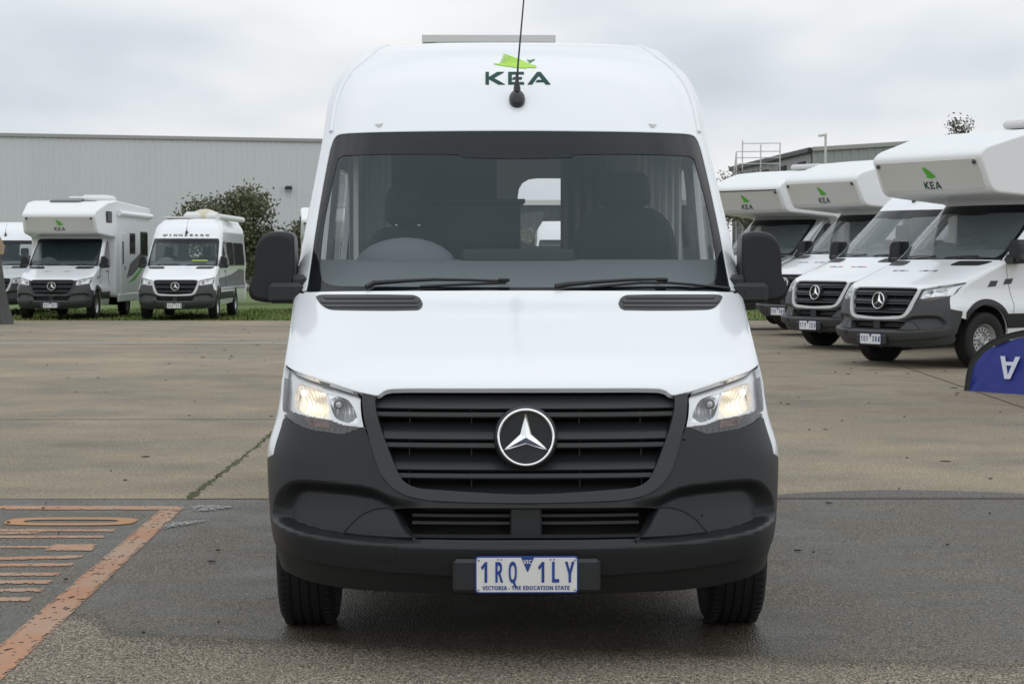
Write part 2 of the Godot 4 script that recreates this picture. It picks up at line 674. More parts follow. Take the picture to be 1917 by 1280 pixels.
# Catmull-Rom through the corners of a traced outline; corners sharper than about 50 degrees stay sharp
func smooth(poly: PackedVector2Array, seg := 4) -> PackedVector2Array:
	var out := PackedVector2Array()
	var m := poly.size()
	var sharp := []
	for i in m:
		var e0 := (poly[i] - poly[(i + m - 1) % m]).normalized()
		var e1 := (poly[(i + 1) % m] - poly[i]).normalized()
		sharp.push_back(e0.dot(e1) < 0.62)
	for i in m:
		var p1 := poly[i]
		var p2 := poly[(i + 1) % m]
		var p0 := poly[(i + m - 1) % m]
		var p3 := poly[(i + 2) % m]
		var d := p1.distance_to(p2)
		var m1 := Vector2.ZERO if sharp[i] else (p2 - p0).normalized() * d * 0.9
		var m2 := Vector2.ZERO if sharp[(i + 1) % m] else (p3 - p1).normalized() * d * 0.9
		if sharp[i]:
			m1 = (p2 - p1) if sharp[(i + 1) % m] else (p2 - p1) * 1.5 - m2 * 0.5
		if sharp[(i + 1) % m]:
			m2 = (p2 - p1) if sharp[i] else (p2 - p1) * 1.5 - m1 * 0.5
		for k in seg:
			var t := float(k) / seg
			out.push_back(p1 * (2 * t * t * t - 3 * t * t + 1) + m1 * (t * t * t - 2 * t * t + t) + p2 * (3 * t * t - 2 * t * t * t) + m2 * (t * t * t - t * t))
	return out

# triangles of an outline with holes (flat coordinates), inner points about h apart: [points, indices, loops]
func fill(loops: Array, h: float) -> Array:
	var pts := PackedVector2Array()
	var rims := []
	for l in loops:
		var r := resample(l, h * 0.7)
		rims.push_back(r)
		pts.append_array(r)
	var rim_count := pts.size()
	var box := Rect2(pts[0], Vector2.ZERO)
	for p in rims[0]:
		box = box.expand(p)
	var jit := RandomNumberGenerator.new()
	jit.seed = 7
	var cell := {}
	for p in pts:
		var key := Vector2i((p / h).floor())
		if not cell.has(key):
			cell[key] = []
		cell[key].push_back(p)
	var j := 0
	var y := box.position.y
	while y < box.end.y:
		var x := box.position.x + (0.5 * h if j % 2 else 0.0)
		while x < box.end.x:
			var p := Vector2(x, y) + Vector2(jit.randf() - 0.5, jit.randf() - 0.5) * h * 0.08
			x += h
			if not Geometry2D.is_point_in_polygon(p, rims[0]):
				continue
			var ok := true
			for k in range(1, rims.size()):
				if Geometry2D.is_point_in_polygon(p, rims[k]):
					ok = false
					break
			if not ok:
				continue
			var c := Vector2i((p / h).floor())
			for a in range(-1, 2):
				for b in range(-1, 2):
					for q in cell.get(c + Vector2i(a, b), []):
						if p.distance_squared_to(q) < h * h * 0.3:
							ok = false
			if ok:
				pts.push_back(p)
		y += h * 0.866
		j += 1
	# a hair of scatter keeps points in line from upsetting the triangulation
	var loose := PackedVector2Array()
	for p in pts:
		loose.push_back((p - box.get_center()) * 100.0 + Vector2(jit.randf() - 0.5, jit.randf() - 0.5) * h * 4.0)
	var idx := Geometry2D.triangulate_delaunay(loose)
	var keep := PackedInt32Array()
	for i in range(0, idx.size(), 3):
		var a := pts[idx[i]]
		var b := pts[idx[i + 1]]
		var c := pts[idx[i + 2]]
		if absf((b - a).cross(c - a)) < 1e-9:
			continue
		var g := (a + b + c) / 3.0
		if not Geometry2D.is_point_in_polygon(g, rims[0]):
			continue
		var inside := true
		for k in range(1, rims.size()):
			if Geometry2D.is_point_in_polygon(g, rims[k]):
				inside = false
				break
		if inside:
			keep.append_array(PackedInt32Array([idx[i], idx[i + 1], idx[i + 2]]))
	return [pts, keep, rims]

# a panel of the front surface. loops: (theta, height); off: proud of the surface; skirt: depth of its edge
func panel(loops: Array, h: float, off := 0.0, skirt := 0.02, relief = null, gap := 0.0) -> ArrayMesh:
	var flats := []
	for l in loops:
		var f := PackedVector2Array()
		for q in l:
			f.push_back(to_flat(q))
		if gap > 0.0:
			var g := Geometry2D.offset_polygon(f, -gap if flats.is_empty() else gap)
			for k in g.size():
				if k == 0 or g[k].size() > f.size():
					f = g[k]
		flats.push_back(f)
	var t := fill(flats, h)
	var pts: PackedVector2Array = t[0]
	var idx: PackedInt32Array = t[1]
	var pos := PackedVector3Array()
	var nor := PackedVector3Array()
	var place := func(th: float, y: float) -> Vector3:
		var n := surf_n(th, y)
		var p := surf(th, y)
		return p + n * (off + (relief.call(p.x, y) if relief != null else 0.0))
	for p in pts:
		var th := p.x / KX
		var y := y_of(p.y)
		pos.push_back(place.call(th, y))
		if relief != null:
			var e := 0.003
			var a: Vector3 = place.call(th + e, y) - place.call(th - e, y)
			var b: Vector3 = place.call(th, y + e) - place.call(th, y - e)
			var nn := a.cross(b).normalized()
			nor.push_back(nn if nn.dot(surf_n(th, y)) >= 0.0 else -nn)
		else:
			nor.push_back(surf_n(th, y))
	return sheet(pos, nor, idx, t[2], skirt)

# a sheet with its edge turned in along the normals
func sheet(pos: PackedVector3Array, nor: PackedVector3Array, idx: PackedInt32Array, rims: Array, skirt: float, turn := 1.0) -> ArrayMesh:
	var q := Mb.new()
	for i in range(0, idx.size(), 3):
		q.tri(pos[idx[i]], pos[idx[i + 1]], pos[idx[i + 2]], nor[idx[i]], nor[idx[i + 1]], nor[idx[i + 2]])
	if skirt != 0.0:
		var at := 0
		for k in rims.size():
			var m: int = rims[k].size()
			var rim: PackedVector2Array = rims[k]
			var area := 0.0
			for i in m:
				area += rim[i].cross(rim[(i + 1) % m])
			var sg := signf(area) * (1.0 if k == 0 else -1.0) * turn
			for i in m:
				var a := at + i
				var b := at + (i + 1) % m
				var side := (pos[b] - pos[a]).cross(nor[a]).normalized() * sg
				var ra := minf(0.003, absf(skirt) * 0.4)
				var c0 := pos[a] + side * ra * 0.6 - nor[a] * ra
				var c1 := pos[b] + side * ra * 0.6 - nor[b] * ra
				var mid := (side + nor[a]).normalized()
				q.tri(pos[a], pos[b], c1, nor[a], nor[b], mid)
				q.tri(pos[a], c1, c0, nor[a], mid, mid)
				q.tri(c0, c1, c1 - nor[b] * skirt, side, side, side)
				q.tri(c0, c1 - nor[b] * skirt, c0 - nor[a] * skirt, side, side, side)
			at += m
	return q.mesh()

# a panel of the van's side: loops of (z, height); s is the side
func side_sheet(loops: Array, s: float, h: float, off := 0.0, skirt := 0.02, width = null) -> ArrayMesh:
	var t := fill(loops, h)
	var pos := PackedVector3Array()
	var nor := PackedVector3Array()
	for p in t[0]:
		var w: float = width.call(p.x, p.y) if width != null else half_width(p.y) - 0.025 * smoothstep(-1.1, -1.7, p.x) * smoothstep(1.5, 1.2, p.y)
		var w1: float = width.call(p.x, p.y + 0.01) if width != null else half_width(p.y + 0.01) - 0.025 * smoothstep(-1.1, -1.7, p.x) * smoothstep(1.5, 1.2, p.y + 0.01)
		var n := Vector3(s, -s * s * (w1 - w) / 0.01, 0).normalized()
		pos.push_back(Vector3(s * w, p.y, p.x) + n * off)
		nor.push_back(n)
	return sheet(pos, nor, t[1], t[2], skirt, -s)

# a bar that follows the front surface: cross-section (height above y, depth) swept between two x
func front_bar(section: Array, y: float, x0: float, x1: float, back: float, taper := 0.0) -> ArrayMesh:
	var q := Mb.new()
	var rows := []
	var norms := []
	var seg := 28
	for i in section.size():
		var a: Vector2 = section[i]
		var b: Vector2 = section[(i + 1) % section.size()]
		var e := b - a
		var nn := Vector3(0, -e.y, e.x).normalized()
		rows = []
		norms = []
		for p in [a, b]:
			var row := PackedVector3Array()
			var nor := PackedVector3Array()
			for k in seg + 1:
				var x := lerpf(x0, x1, float(k) / seg)
				var z := front_z(x, y + 0.0) - back
				row.push_back(Vector3(x, y + p.x - taper * x * x, z + p.y))
				nor.push_back(nn)
			rows.push_back(row)
			norms.push_back(nor)
		q.grid(rows, norms)
	return q.mesh()

# polygon stretched along x with rounded long edges: profile of (z, height)
func extrude_x(profile: PackedVector2Array, half: float, r: float, seg := 3, nose := 1.0) -> ArrayMesh:
	var q := Mb.new()
	var m := profile.size()
	var area := 0.0
	for i in m:
		area += profile[i].cross(profile[(i + 1) % m])
	var sg := signf(area)
	var inn := PackedVector2Array()
	for i in m:
		var e0 := (profile[i] - profile[(i + m - 1) % m]).normalized()
		var e1 := (profile[(i + 1) % m] - profile[i]).normalized()
		var b := (Vector2(-e0.y, e0.x) + Vector2(-e1.y, e1.x)) * sg
		inn.push_back(b / maxf(b.length_squared() * 0.5, 0.5))
	var xs := []
	for k in seg + 1:
		var a := PI / 2 * (1.0 - float(k) / seg)
		xs.push_back(Vector3(-half + r - r * sin(a), r - r * cos(a), a))
	var all := xs.duplicate()
	for k in range(seg, -1, -1):
		all.push_back(Vector3(-xs[k].x, xs[k].y, -xs[k].z))
	var rows := []
	var norms := []
	for k in all:
		var row := PackedVector3Array()
		var nor := PackedVector3Array()
		for i in m + 1:
			var w: Vector2 = profile[i % m] + inn[i % m] * k.y
			row.push_back(Vector3(k.x, w.y, w.x))
			var o := -inn[i % m].normalized()
			nor.push_back(Vector3(-sin(k.z), o.y * cos(k.z), o.x * cos(k.z)).normalized())
		rows.push_back(row)
		norms.push_back(nor)
	q.grid(rows, norms)
	var cap := PackedVector2Array()
	for i in m:
		cap.push_back(profile[i] + inn[i] * r)
	var idx := Geometry2D.triangulate_polygon(cap)
	for s in [-1.0, 1.0]:
		for i in range(0, idx.size(), 3):
			q.face([Vector3(s * half, cap[idx[i]].y, cap[idx[i]].x), Vector3(s * half, cap[idx[i + 1]].y, cap[idx[i + 1]].x), Vector3(s * half, cap[idx[i + 2]].y, cap[idx[i + 2]].x)], Vector3(s, 0, 0))
	if nose < 1.0:
		for i in q.v.size():
			q.v[i].x *= lerpf(1.0, nose, smoothstep(-2.5, -0.75, q.v[i].z))
			if absf(q.n[i].x) > 0.9:
				q.n[i] = Vector3(signf(q.n[i].x), 0, 0.16 * smoothstep(-2.6, -2.2, q.v[i].z)).normalized()
	return q.mesh()

# ---------- the van's own outlines, left half as seen, from the middle round to the middle ----------
const HOOD := [970, 544, 800, 544.5, 640, 545.5, 580, 547, 566, 549, 551, 576, 541, 621, 536, 660, 533, 682, 554, 696, 599, 711, 643, 726, 673, 735, 700, 741, 708, 740, 717, 733, 732, 729, 800, 728, 970, 728]
const WIND := [970, 241, 800, 242, 670, 245, 640, 247, 627, 251, 620, 260, 613, 282, 600, 350, 585, 440, 574, 515, 570, 541, 590, 543.5, 700, 544, 970, 544]
const CLEAR := [970, 292, 865, 290, 858, 285, 641, 287, 628, 294, 605, 399, 595, 480, 594, 500, 600, 522, 618, 531, 660, 533, 970, 535]
const FRAME := [978, 944, 817, 940, 772, 933, 741, 920, 719, 899, 705, 872, 690, 820, 681, 787, 677, 745, 680, 738, 703, 743, 701, 752, 703, 772, 714, 811, 726, 843, 741, 880, 752, 900, 768, 911, 789, 917, 978, 928]
const LAMP := [529, 684, 554, 697, 599, 712, 643, 726.5, 669, 735, 671, 745, 671, 760, 673, 781, 677, 800, 658, 808, 640, 814, 614, 811, 578, 805, 548, 793, 529, 778, 524, 766, 524, 745, 526, 716]
const LAMP_OUTER := [534, 745, 538, 725, 546, 709, 569, 710, 599, 722, 603, 740, 611, 781, 578, 776, 545, 766, 536, 757]
const LAMP_INNER := [603, 726, 628, 732, 645, 741, 658, 764, 664, 789, 640, 788, 620, 780, 613, 770, 606, 745]
const SIGNAL := [527, 768, 539, 772, 563, 778, 611, 786, 634, 795, 671, 799.5, 674, 802, 658, 808, 640, 814, 614, 811, 578, 805, 548, 793, 530, 779]
const BUMPER_TOP := [978, 945.5, 817, 941.5, 772, 934.5, 740, 921.5, 717, 900, 703, 872, 688, 820, 679, 802, 658, 810, 640, 815.5, 614, 812.5, 578, 806.5, 548, 795, 531, 783, 527, 786, 518, 817, 509, 852, 500, 857]
const BUMPER_LOW := [504, 1010, 513, 1045, 525, 1064, 545, 1078, 580, 1091, 640, 1103, 700, 1109, 840, 1114, 978, 1118]
const INTAKE := [985, 952, 840, 952, 760, 951, 727, 951, 735, 957, 743, 970, 753, 988, 772, 1009, 800, 1011.5, 985, 1013]
const RECESS := [514, 996, 513, 950, 523, 926, 540, 911, 562, 907, 620, 911, 691, 920, 735, 938, 790, 944, 800, 1026, 700, 1024, 632, 1018, 578, 1014, 528, 1006]
const FOG_COVER := [632, 999, 654, 972, 677, 957, 702, 951, 727, 951.5, 734, 958, 742, 971, 752, 989, 769, 1008, 690, 1005]
const VENT := [590, 557, 596, 554, 610, 553, 770, 554, 784, 559, 790, 570, 788, 577, 780, 581.5, 625, 581, 608, 577, 597, 568]
const FENDER := [566, 549, 551, 576, 541, 621, 536, 660, 533, 682, 529.5, 687, 525, 716, 523, 745, 523, 766, 528, 779, 527, 785, 518, 817, 509, 852, 500, 856.5]

func cached(key: String, make: Callable) -> Mesh:
	if not cache.has(key):
		cache[key] = make.call()
	return cache[key]

func side_of(flat: Array, s: float) -> PackedVector2Array:
	var a := outline(flat)
	return a if s < 0.0 else mirrored(a)

func locals(flat: Array) -> PackedVector2Array:
	var out := PackedVector2Array()
	for q in outline(flat):
		var p := surf(q.x, q.y)
		out.push_back(Vector2(absf(p.x), p.y))
	return out

func poly_distance(p: Vector2, poly: PackedVector2Array) -> float:
	var d := 1e9
	var inside := false
	var m := poly.size()
	for i in m:
		var a := poly[i]
		var b := poly[(i + 1) % m]
		var e := b - a
		var w := p - a
		d = minf(d, (w - e * clampf(w.dot(e) / e.length_squared(), 0.0, 1.0)).length_squared())
		if (a.y > p.y) != (b.y > p.y) and p.x < (b.x - a.x) * (p.y - a.y) / (b.y - a.y) + a.x:
			inside = not inside
	return -sqrt(d) if inside else sqrt(d)

var recess_poly := PackedVector2Array()
const CREST_X := [0.0, 0.28, 0.50, 0.66, 0.78, 0.88, 1.0]
const CREST_TOP := [0.470, 0.472, 0.477, 0.485, 0.495, 0.510, 0.535]
const CREST_LOW := [0.357, 0.357, 0.366, 0.378, 0.392, 0.408, 0.43]

func along(xs: Array, ys: Array, x: float) -> float:
	for i in range(1, xs.size()):
		if x <= xs[i]:
			return lerpf(ys[i - 1], ys[i], (x - xs[i - 1]) / (xs[i] - xs[i - 1]))
	return ys[ys.size() - 1]

func bumper_relief(x: float, y: float) -> float:
	x = absf(x)
	var sd := poly_distance(Vector2(x, y), recess_poly)
	var r := -0.055 * smoothstep(0.014, -0.024, sd) * smoothstep(0.34, 0.62, x)
	var yt := along(CREST_X, CREST_TOP, x)
	var yb := along(CREST_X, CREST_LOW, x)
	var t := smoothstep(yt + 0.012, yt - 0.016, y) * smoothstep(yb - 0.018, yb + 0.006, y)
	return lerpf(r, 0.034 * smoothstep(0.99, 0.80, x), t)

func lamp_relief(cx: float, cy: float, size: float, depth: float, flute: float) -> Callable:
	return func(x: float, y: float) -> float:
		var d := Vector2(absf(x) - cx, (y - cy) * 1.2).length() / size
		return -depth * (1.0 - minf(d * d, 1.0)) + flute * sin(absf(x) * 330.0)

func cab_roof_loop(top: float) -> PackedVector2Array:
	var w := smooth(both(WIND), 3)
	# the windscreen's edge without its bottom: find the lowest corners
	var out := PackedVector2Array()
	var y := 1.368
	while y < top:
		out.push_back(Vector2(-1.60, y))
		y += 0.03
	for k in 25:
		out.push_back(Vector2(lerpf(-1.60, 1.60, k / 24.0), top))
	y -= 0.03
	while y > 1.367:
		out.push_back(Vector2(1.60, y))
		y -= 0.03
	var left := []
	var right := []
	for p in w:
		if p.y > 1.378:
			if p.x < 0.0:
				left.push_back(p)
			else:
				right.push_back(p)
	right.sort_custom(func(a, b): return polar(a) < polar(b))
	var first: Vector2 = right[0]
	out.push_back(Vector2(first.x + 0.004, 1.368))
	for p in right:
		out.push_back(p)
	for p in left_order(left):
		out.push_back(p)
	out.push_back(Vector2(-first.x - 0.004, 1.368))
	return out

func polar(p: Vector2) -> float:
	return atan2(p.y - 1.5, absf(p.x) * 0.5)

func left_order(a: Array) -> Array:
	a.sort_custom(func(p, q): return polar(p) > polar(q))
	return a

func grow(loop: PackedVector2Array, by: float) -> PackedVector2Array:
	var f := PackedVector2Array()
	for q in loop:
		f.push_back(to_flat(q))
	var g := Geometry2D.offset_polygon(f, by)
	var out := PackedVector2Array()
	for p in g[0]:
		out.push_back(Vector2(p.x / KX, y_of(p.y)))
	return out

# a thin line along a closed outline on the front surface
func edge_line(loop: PackedVector2Array, off: float, r: float, relief) -> ArrayMesh:
	var pts := []
	for i in loop.size() + 1:
		var q := loop[i % loop.size()]
		var p := surf(q.x, q.y)
		pts.push_back(p + surf_n(q.x, q.y) * (off + (relief.call(p.x, q.y) if relief != null else 0.0)))
	return tube_mesh(pts, [r], 5)

# wheel: lathe about x; the outer face looks towards s
func wheel_parts(o: Node3D, at: Vector3, s: float, double_rear := false) -> void:
	var w := Node3D.new()
	w.name = numbered(o, "wheel")
	w.position = at
	if s < 0.0:
		w.rotation.y = PI
	o.add_child(w, true)
	put("tyre", cached("tyre", func() -> Mesh:
		var q := Mb.new()
		var p := [Vector2(0.205, 0.095), Vector2(0.235, 0.108), Vector2(0.285, 0.117), Vector2(0.325, 0.112), Vector2(0.342, 0.098), Vector2(0.349, 0.085)]
		for g in [0.055, 0.018]:
			p.append_array([Vector2(0.352, g + 0.006), Vector2(0.347, g + 0.004), Vector2(0.347, g - 0.004), Vector2(0.352, g - 0.006)])
		var back := p.duplicate()
		back.reverse()
		for b in back:
			p.push_back(Vector2(b.x, -b.y))
		q.lathe(p, Transform3D(Basis(Vector3(0, 0, -1), Vector3(1, 0, 0), Vector3(0, -1, 0)), Vector3.ZERO), 56)
		# cross cuts of the tread
		for k in 70:
			var a := TAU * k / 70
			for t in [-0.082, 0.082]:
				q.box(Vector3(t, sin(a) * 0.3475, cos(a) * 0.3475), Vector3(0.03, 0.012, 0.014), 0.0, Basis(Vector3.RIGHT, -a))
		return q.mesh()), mat.tyre, w)
	put("rim", cached("rim", func() -> Mesh:
		var q := Mb.new()
		var p := [Vector2(0.0, 0.052), Vector2(0.034, 0.052), Vector2(0.04, 0.03), Vector2(0.085, 0.024), Vector2(0.11, 0.05), Vector2(0.16, 0.052), Vector2(0.178, 0.03), Vector2(0.186, 0.06), Vector2(0.202, 0.09), Vector2(0.211, 0.095), Vector2(0.213, 0.088), Vector2(0.205, 0.04), Vector2(0.205, -0.09)]
		p.reverse()
		q.lathe(p, Transform3D(Basis(Vector3(0, 0, -1), Vector3(1, 0, 0), Vector3(0, -1, 0)), Vector3.ZERO), 40)
		return q.mesh()), mat.steel_rim, w)
	put("rim_holes", cached("rim_holes", func() -> Mesh:
		var q := Mb.new()
		for k in 16:
			var a := TAU * k / 16
			q.ball(Vector3(0.050, sin(a) * 0.136, cos(a) * 0.136), Vector3(0.006, 0.014, 0.017), 10, Basis(Vector3.RIGHT, -a))
		for k in 6:
			var a := TAU * k / 6
			q.ball(Vector3(0.03, sin(a) * 0.066, cos(a) * 0.066), Vector3(0.012, 0.010, 0.010), 8)
		return q.mesh()), mat.void_black, w)

func star_parts(o: Node3D, y := 0.846) -> void:
	var e := Node3D.new()
	e.name = "emblem"
	e.position = Vector3(0, y, front_z(0.0, y) + 0.012)
	e.rotation.x = -0.09
	o.add_child(e)
	put("emblem_base", cached("emblem_base", func() -> Mesh:
		var q := Mb.new()
		q.lathe([Vector2(0.12, -0.06), Vector2(0.117, -0.01), Vector2(0.112, 0.0), Vector2(0.104, 0.004), Vector2(0.098, 0.0), Vector2(0.096, -0.012), Vector2(0.0, -0.016)], Transform3D(Basis(Vector3.RIGHT, PI / 2), Vector3.ZERO), 48)
		# fine crossing bars of the mesh behind the star
		for k in range(-8, 9):
			var l := sqrt(maxf(0.0, 0.094 * 0.094 - pow(k * 0.0112, 2)))
			for b in [PI / 4, -PI / 4]:
				q.box(Basis(Vector3.BACK, b) * Vector3(k * 0.0112, 0, -0.013), Vector3(0.003, l * 2, 0.005), 0.0, Basis(Vector3.BACK, b))
		return q.mesh()), mat.plastic_smooth, e)
	put("emblem_ring", cached("emblem_ring", func() -> Mesh:
		var q := Mb.new()
		var p := []
		for k in 13:
			var a := TAU * k / 12
			p.push_back(Vector2(0.1010 + 0.0060 * cos(a), 0.005 - 0.008 * sin(a)))
		p.reverse()
		q.lathe(p, Transform3D(Basis(Vector3.RIGHT, PI / 2), Vector3.ZERO), 64)
		return q.mesh()), mat.chrome, e)
	put("emblem_star", cached("emblem_star", func() -> Mesh:
		var q := Mb.new()
		var hub := Vector3(0, 0, 0.012)
		for k in 3:
			var a := PI / 2 + TAU * k / 3
			var tip := Vector3(cos(a), sin(a), 0) * 0.099 + Vector3(0, 0, -0.003)
			for s in [-1.0, 1.0]:
				var b: float = a + s * PI / 3
				var v := Vector3(cos(b), sin(b), 0) * 0.0235 + Vector3(0, 0, -0.006)
				q.face([hub, tip, v], Vector3(0, 0, 1))
				q.face([tip, v, v + Vector3(0, 0, -0.01), tip + Vector3(0, 0, -0.01)], v)
		return q.mesh()), mat.chrome, e)

func front_headlight(o: Node3D, s: float, lit: bool) -> void:
	var side := "l" if s < 0 else "r"
	var h := Node3D.new()
	h.name = numbered(o, "headlight")
	o.add_child(h, true)
	put("housing", cached("lamp_back" + side, func() -> Mesh: return panel([smooth(side_of(LAMP, s), 3)], 0.05, -0.1, -0.096)), mat.void_black, h)
	put("trim", cached("lamp_trim" + side, func() -> Mesh: return panel([smooth(side_of(LAMP, s), 3), smooth(side_of(LAMP_OUTER, s), 3), smooth(side_of(LAMP_INNER, s), 3)], 0.014, -0.03, 0.02)), mat.lamp_trim, h)
	var out_c := locals(LAMP_OUTER)
	var inn_c := locals(LAMP_INNER)
	var co := Vector2.ZERO
	for p in out_c:
		co += p / out_c.size()
	var ci := Vector2.ZERO
	for p in inn_c:
		ci += p / inn_c.size()
	put("reflector", cached("lamp_outer" + side, func() -> Mesh: return panel([smooth(side_of(LAMP_OUTER, s), 3)], 0.007, -0.034, 0.0, lamp_relief(co.x, co.y, 0.09, 0.05, 0.0012))), mat.reflector_lit if lit else mat.reflector, h)
	put("reflector", cached("lamp_inner" + side, func() -> Mesh: return panel([smooth(side_of(LAMP_INNER, s), 3)], 0.007, -0.034, 0.0, lamp_relief(ci.x, ci.y, 0.07, 0.04, 0.0012))), mat.reflector, h)
	for k in 2:
		var c: Vector2 = [co, ci][k]
		var at := Vector3(s * c.x, c.y + (0.012 if k == 0 else 0.0), front_z(c.x, c.y) - (0.058 if k == 0 else 0.05))
		var q := Mb.new()
		q.ball(at, Vector3(0.012, 0.012, 0.016) if k == 0 else Vector3(0.014, 0.014, 0.014), 12)
		put("bulb", q.mesh(), mat.bulb_lit if lit and k == 0 else mat.bulb_off, h)
		var ring := Mb.new()
		ring.lathe([Vector2(0.018, -0.02), Vector2(0.019, 0.008), Vector2(0.016, 0.008), Vector2(0.015, -0.02)], Transform3D(Basis(Vector3.RIGHT, PI / 2), at), 20)
		if k == 1:
			put("bulb_shroud", ring.mesh(), mat.lamp_dark, h)
		if lit and k == 0:
			var l := OmniLight3D.new()
			l.name = "lamp_glow"
			l.position = at
			l.light_energy = 0.0012
			l.light_color = Color(1.0, 0.84, 0.62)
			l.light_size = 0.01
			l.omni_range = 6.0
			l.omni_attenuation = 2.0
			l.shadow_enabled = true
			h.add_child(l)
	put("turn_signal", cached("lamp_signal" + side, func() -> Mesh: return panel([side_of(SIGNAL, s)], 0.007, -0.012, 0.012, func(x: float, y: float) -> float: return 0.0018 * sin(absf(x) * 520.0) * sin(y * 620.0))), mat.signal_smoke, h)
	put("amber_bulb", cached("lamp_amber" + side, func() -> Mesh: return panel([side_of([566, 780, 611, 788, 612, 801, 575, 796], s)], 0.012, -0.0085, 0.003, func(x: float, y: float) -> float: return 0.0018 * sin(absf(x) * 520.0) * sin(y * 620.0))), mat.signal_amber, h)
	put("lens", cached("lamp_lens" + side, func() -> Mesh: return panel([smooth(side_of(LAMP, s), 3)], 0.02, -0.001, 0.0, null, 0.0022)), mat.lens, h)

# everything from the bumper to the windscreen, shared by all vans; returns nothing, adds parts to o
func cab_front(o: Node3D, opt: Dictionary) -> void:
	var body: Material = opt.get("paint", mat.paint_white)
	if recess_poly.is_empty():
		recess_poly = smooth(locals(RECESS), 3)
	put("bonnet", cached("hood", func() -> Mesh: return panel([smooth(both(HOOD), 3)], 0.032, 0.003, 0.02, null, 0.0022)), body, o)
	put("bonnet_inner", cached("inner", func() -> Mesh:
		var l := PackedVector2Array()
		for k in 21:
			l.push_back(Vector2(lerpf(-1.45, 1.45, k / 20.0), 0.68))
		for k in 21:
			l.push_back(Vector2(lerpf(1.45, -1.45, k / 20.0), 1.37))
		return panel([l], 0.07, -0.14, 0.0)), mat.void_black, o)
	for s in [-1.0, 1.0]:
		var key := "l" if s < 0 else "r"
		put("fender", cached("fender" + key, func() -> Mesh:
			var a := outline(FENDER)
			var y := 0.72
			while y < 1.365:
				a.push_back(Vector2(-1.5695, y))
				y += 0.025
			a.push_back(Vector2(-PI / 2, 1.366))
			return panel([a if s < 0 else mirrored(a)], 0.022, 0.0, 0.02, null, 0.0016)), body, o)
	var bump := put("bumper", cached("bumper", func() -> Mesh:
		var a := outline(BUMPER_TOP)
		a[0].x = 0.0
		for y in [0.70, 0.66, 0.62, 0.58, 0.54, 0.5, 0.46]:
			a.push_back(Vector2(-1.5695, y))
		var low := outline(BUMPER_LOW)
		low[low.size() - 1].x = 0.0
		a.append_array(low)
		var b := mirrored(a)
		for i in range(1, b.size() - 1):
			a.push_back(b[i])
		return panel([a, smooth(both(INTAKE), 3)], 0.0095, 0.0, 0.05, bumper_relief)), opt.get("bumper", mat.plastic_black), o)
	var bm := bump
	put("intake_back", cached("intake_back", func() -> Mesh: return panel([grow(both(INTAKE), 0.03)], 0.06, -0.16, 0.0)), mat.void_black, bm)
	for k in 3:
		put("intake_bar", cached("intake_bar%d" % k, func() -> Mesh: return front_bar([Vector2(0.006, -0.06), Vector2(0.006, 0), Vector2(-0.005, 0.0), Vector2(-0.005, -0.06)], [0.552, 0.527, 0.488][k], -0.42, 0.42, [0.11, 0.10, 0.035][k])), [mat.lamp_dark, mat.lamp_dark, mat.plastic_smooth][k], bm)
	put("intake_block", cached("intake_block", func() -> Mesh: return box_mesh(Vector3(0.0, 0.54, front_z(0, 0.54) - 0.06), Vector3(0.115, 0.13, 0.04), 0.006)), mat.plastic_smooth, bm)
	for s in [-1.0, 1.0]:
		var key := "l" if s < 0 else "r"
		put("fog_lamp_cover", cached("fog" + key, func() -> Mesh: return panel([smooth(side_of(FOG_COVER, s), 2)], 0.012, 0.014, 0.012, bumper_relief)), opt.get("bumper", mat.plastic_black), bm)
	put("tow_cover", cached("tow", func() -> Mesh: return panel([side_of([706, 1006, 742, 1007, 743, 1010, 743, 1039, 740, 1042, 708, 1041, 705, 1038, 705, 1009], -1.0)], 0.012, 0.0025, 0.004, bumper_relief)), mat.plastic_black, bm)
	for s in [-1.0, 1.0]:
		put("cover_gap", cached("fog_gap%d" % int(s), func() -> Mesh: return edge_line(smooth(side_of(FOG_COVER, s), 3), 0.013, 0.0035, bumper_relief)), mat.void_black, bm)
	put("cover_gap", cached("tow_gap", func() -> Mesh: return edge_line(side_of([706, 1006, 742, 1007, 743, 1010, 743, 1039, 740, 1042, 708, 1041, 705, 1038, 705, 1009], -1.0), 0.0015, 0.0022, bumper_relief)), mat.void_black, bm)
	put("plate_holder", cached("plate_holder", func() -> Mesh: return box_mesh(Vector3(0, 0.356, 0.018), Vector3(0.535, 0.122, 0.05), 0.012)), mat.plastic_smooth, bm)
	# grille
	var g := Node3D.new()
	g.name = "grille"
	o.add_child(g)
	put("grille_frame", cached("frame", func() -> Mesh: return panel([smooth(both(FRAME), 3)], 0.014, 0.008, 0.05, null, 0.001)), opt.get("grille", mat.gloss_black), g)
	put("grille_back", cached("grille_back", func() -> Mesh:
		var l := PackedVector2Array()
		for q in [[-0.62, 1.01], [0.62, 1.01], [0.6, 0.80], [0.5, 0.66], [0.36, 0.61], [-0.36, 0.61], [-0.5, 0.66], [-0.6, 0.80]]:
			l.push_back(Vector2(theta_of(q[0], q[1]), q[1]))
		return panel([l], 0.08, -0.125, 0.0)), mat.void_black, g)
	var blades := [[0.942, 0.046, 0.562], [0.832, 0.058, 0.545], [0.722, 0.06, 0.505], [0.632, 0.036, 0.42]]
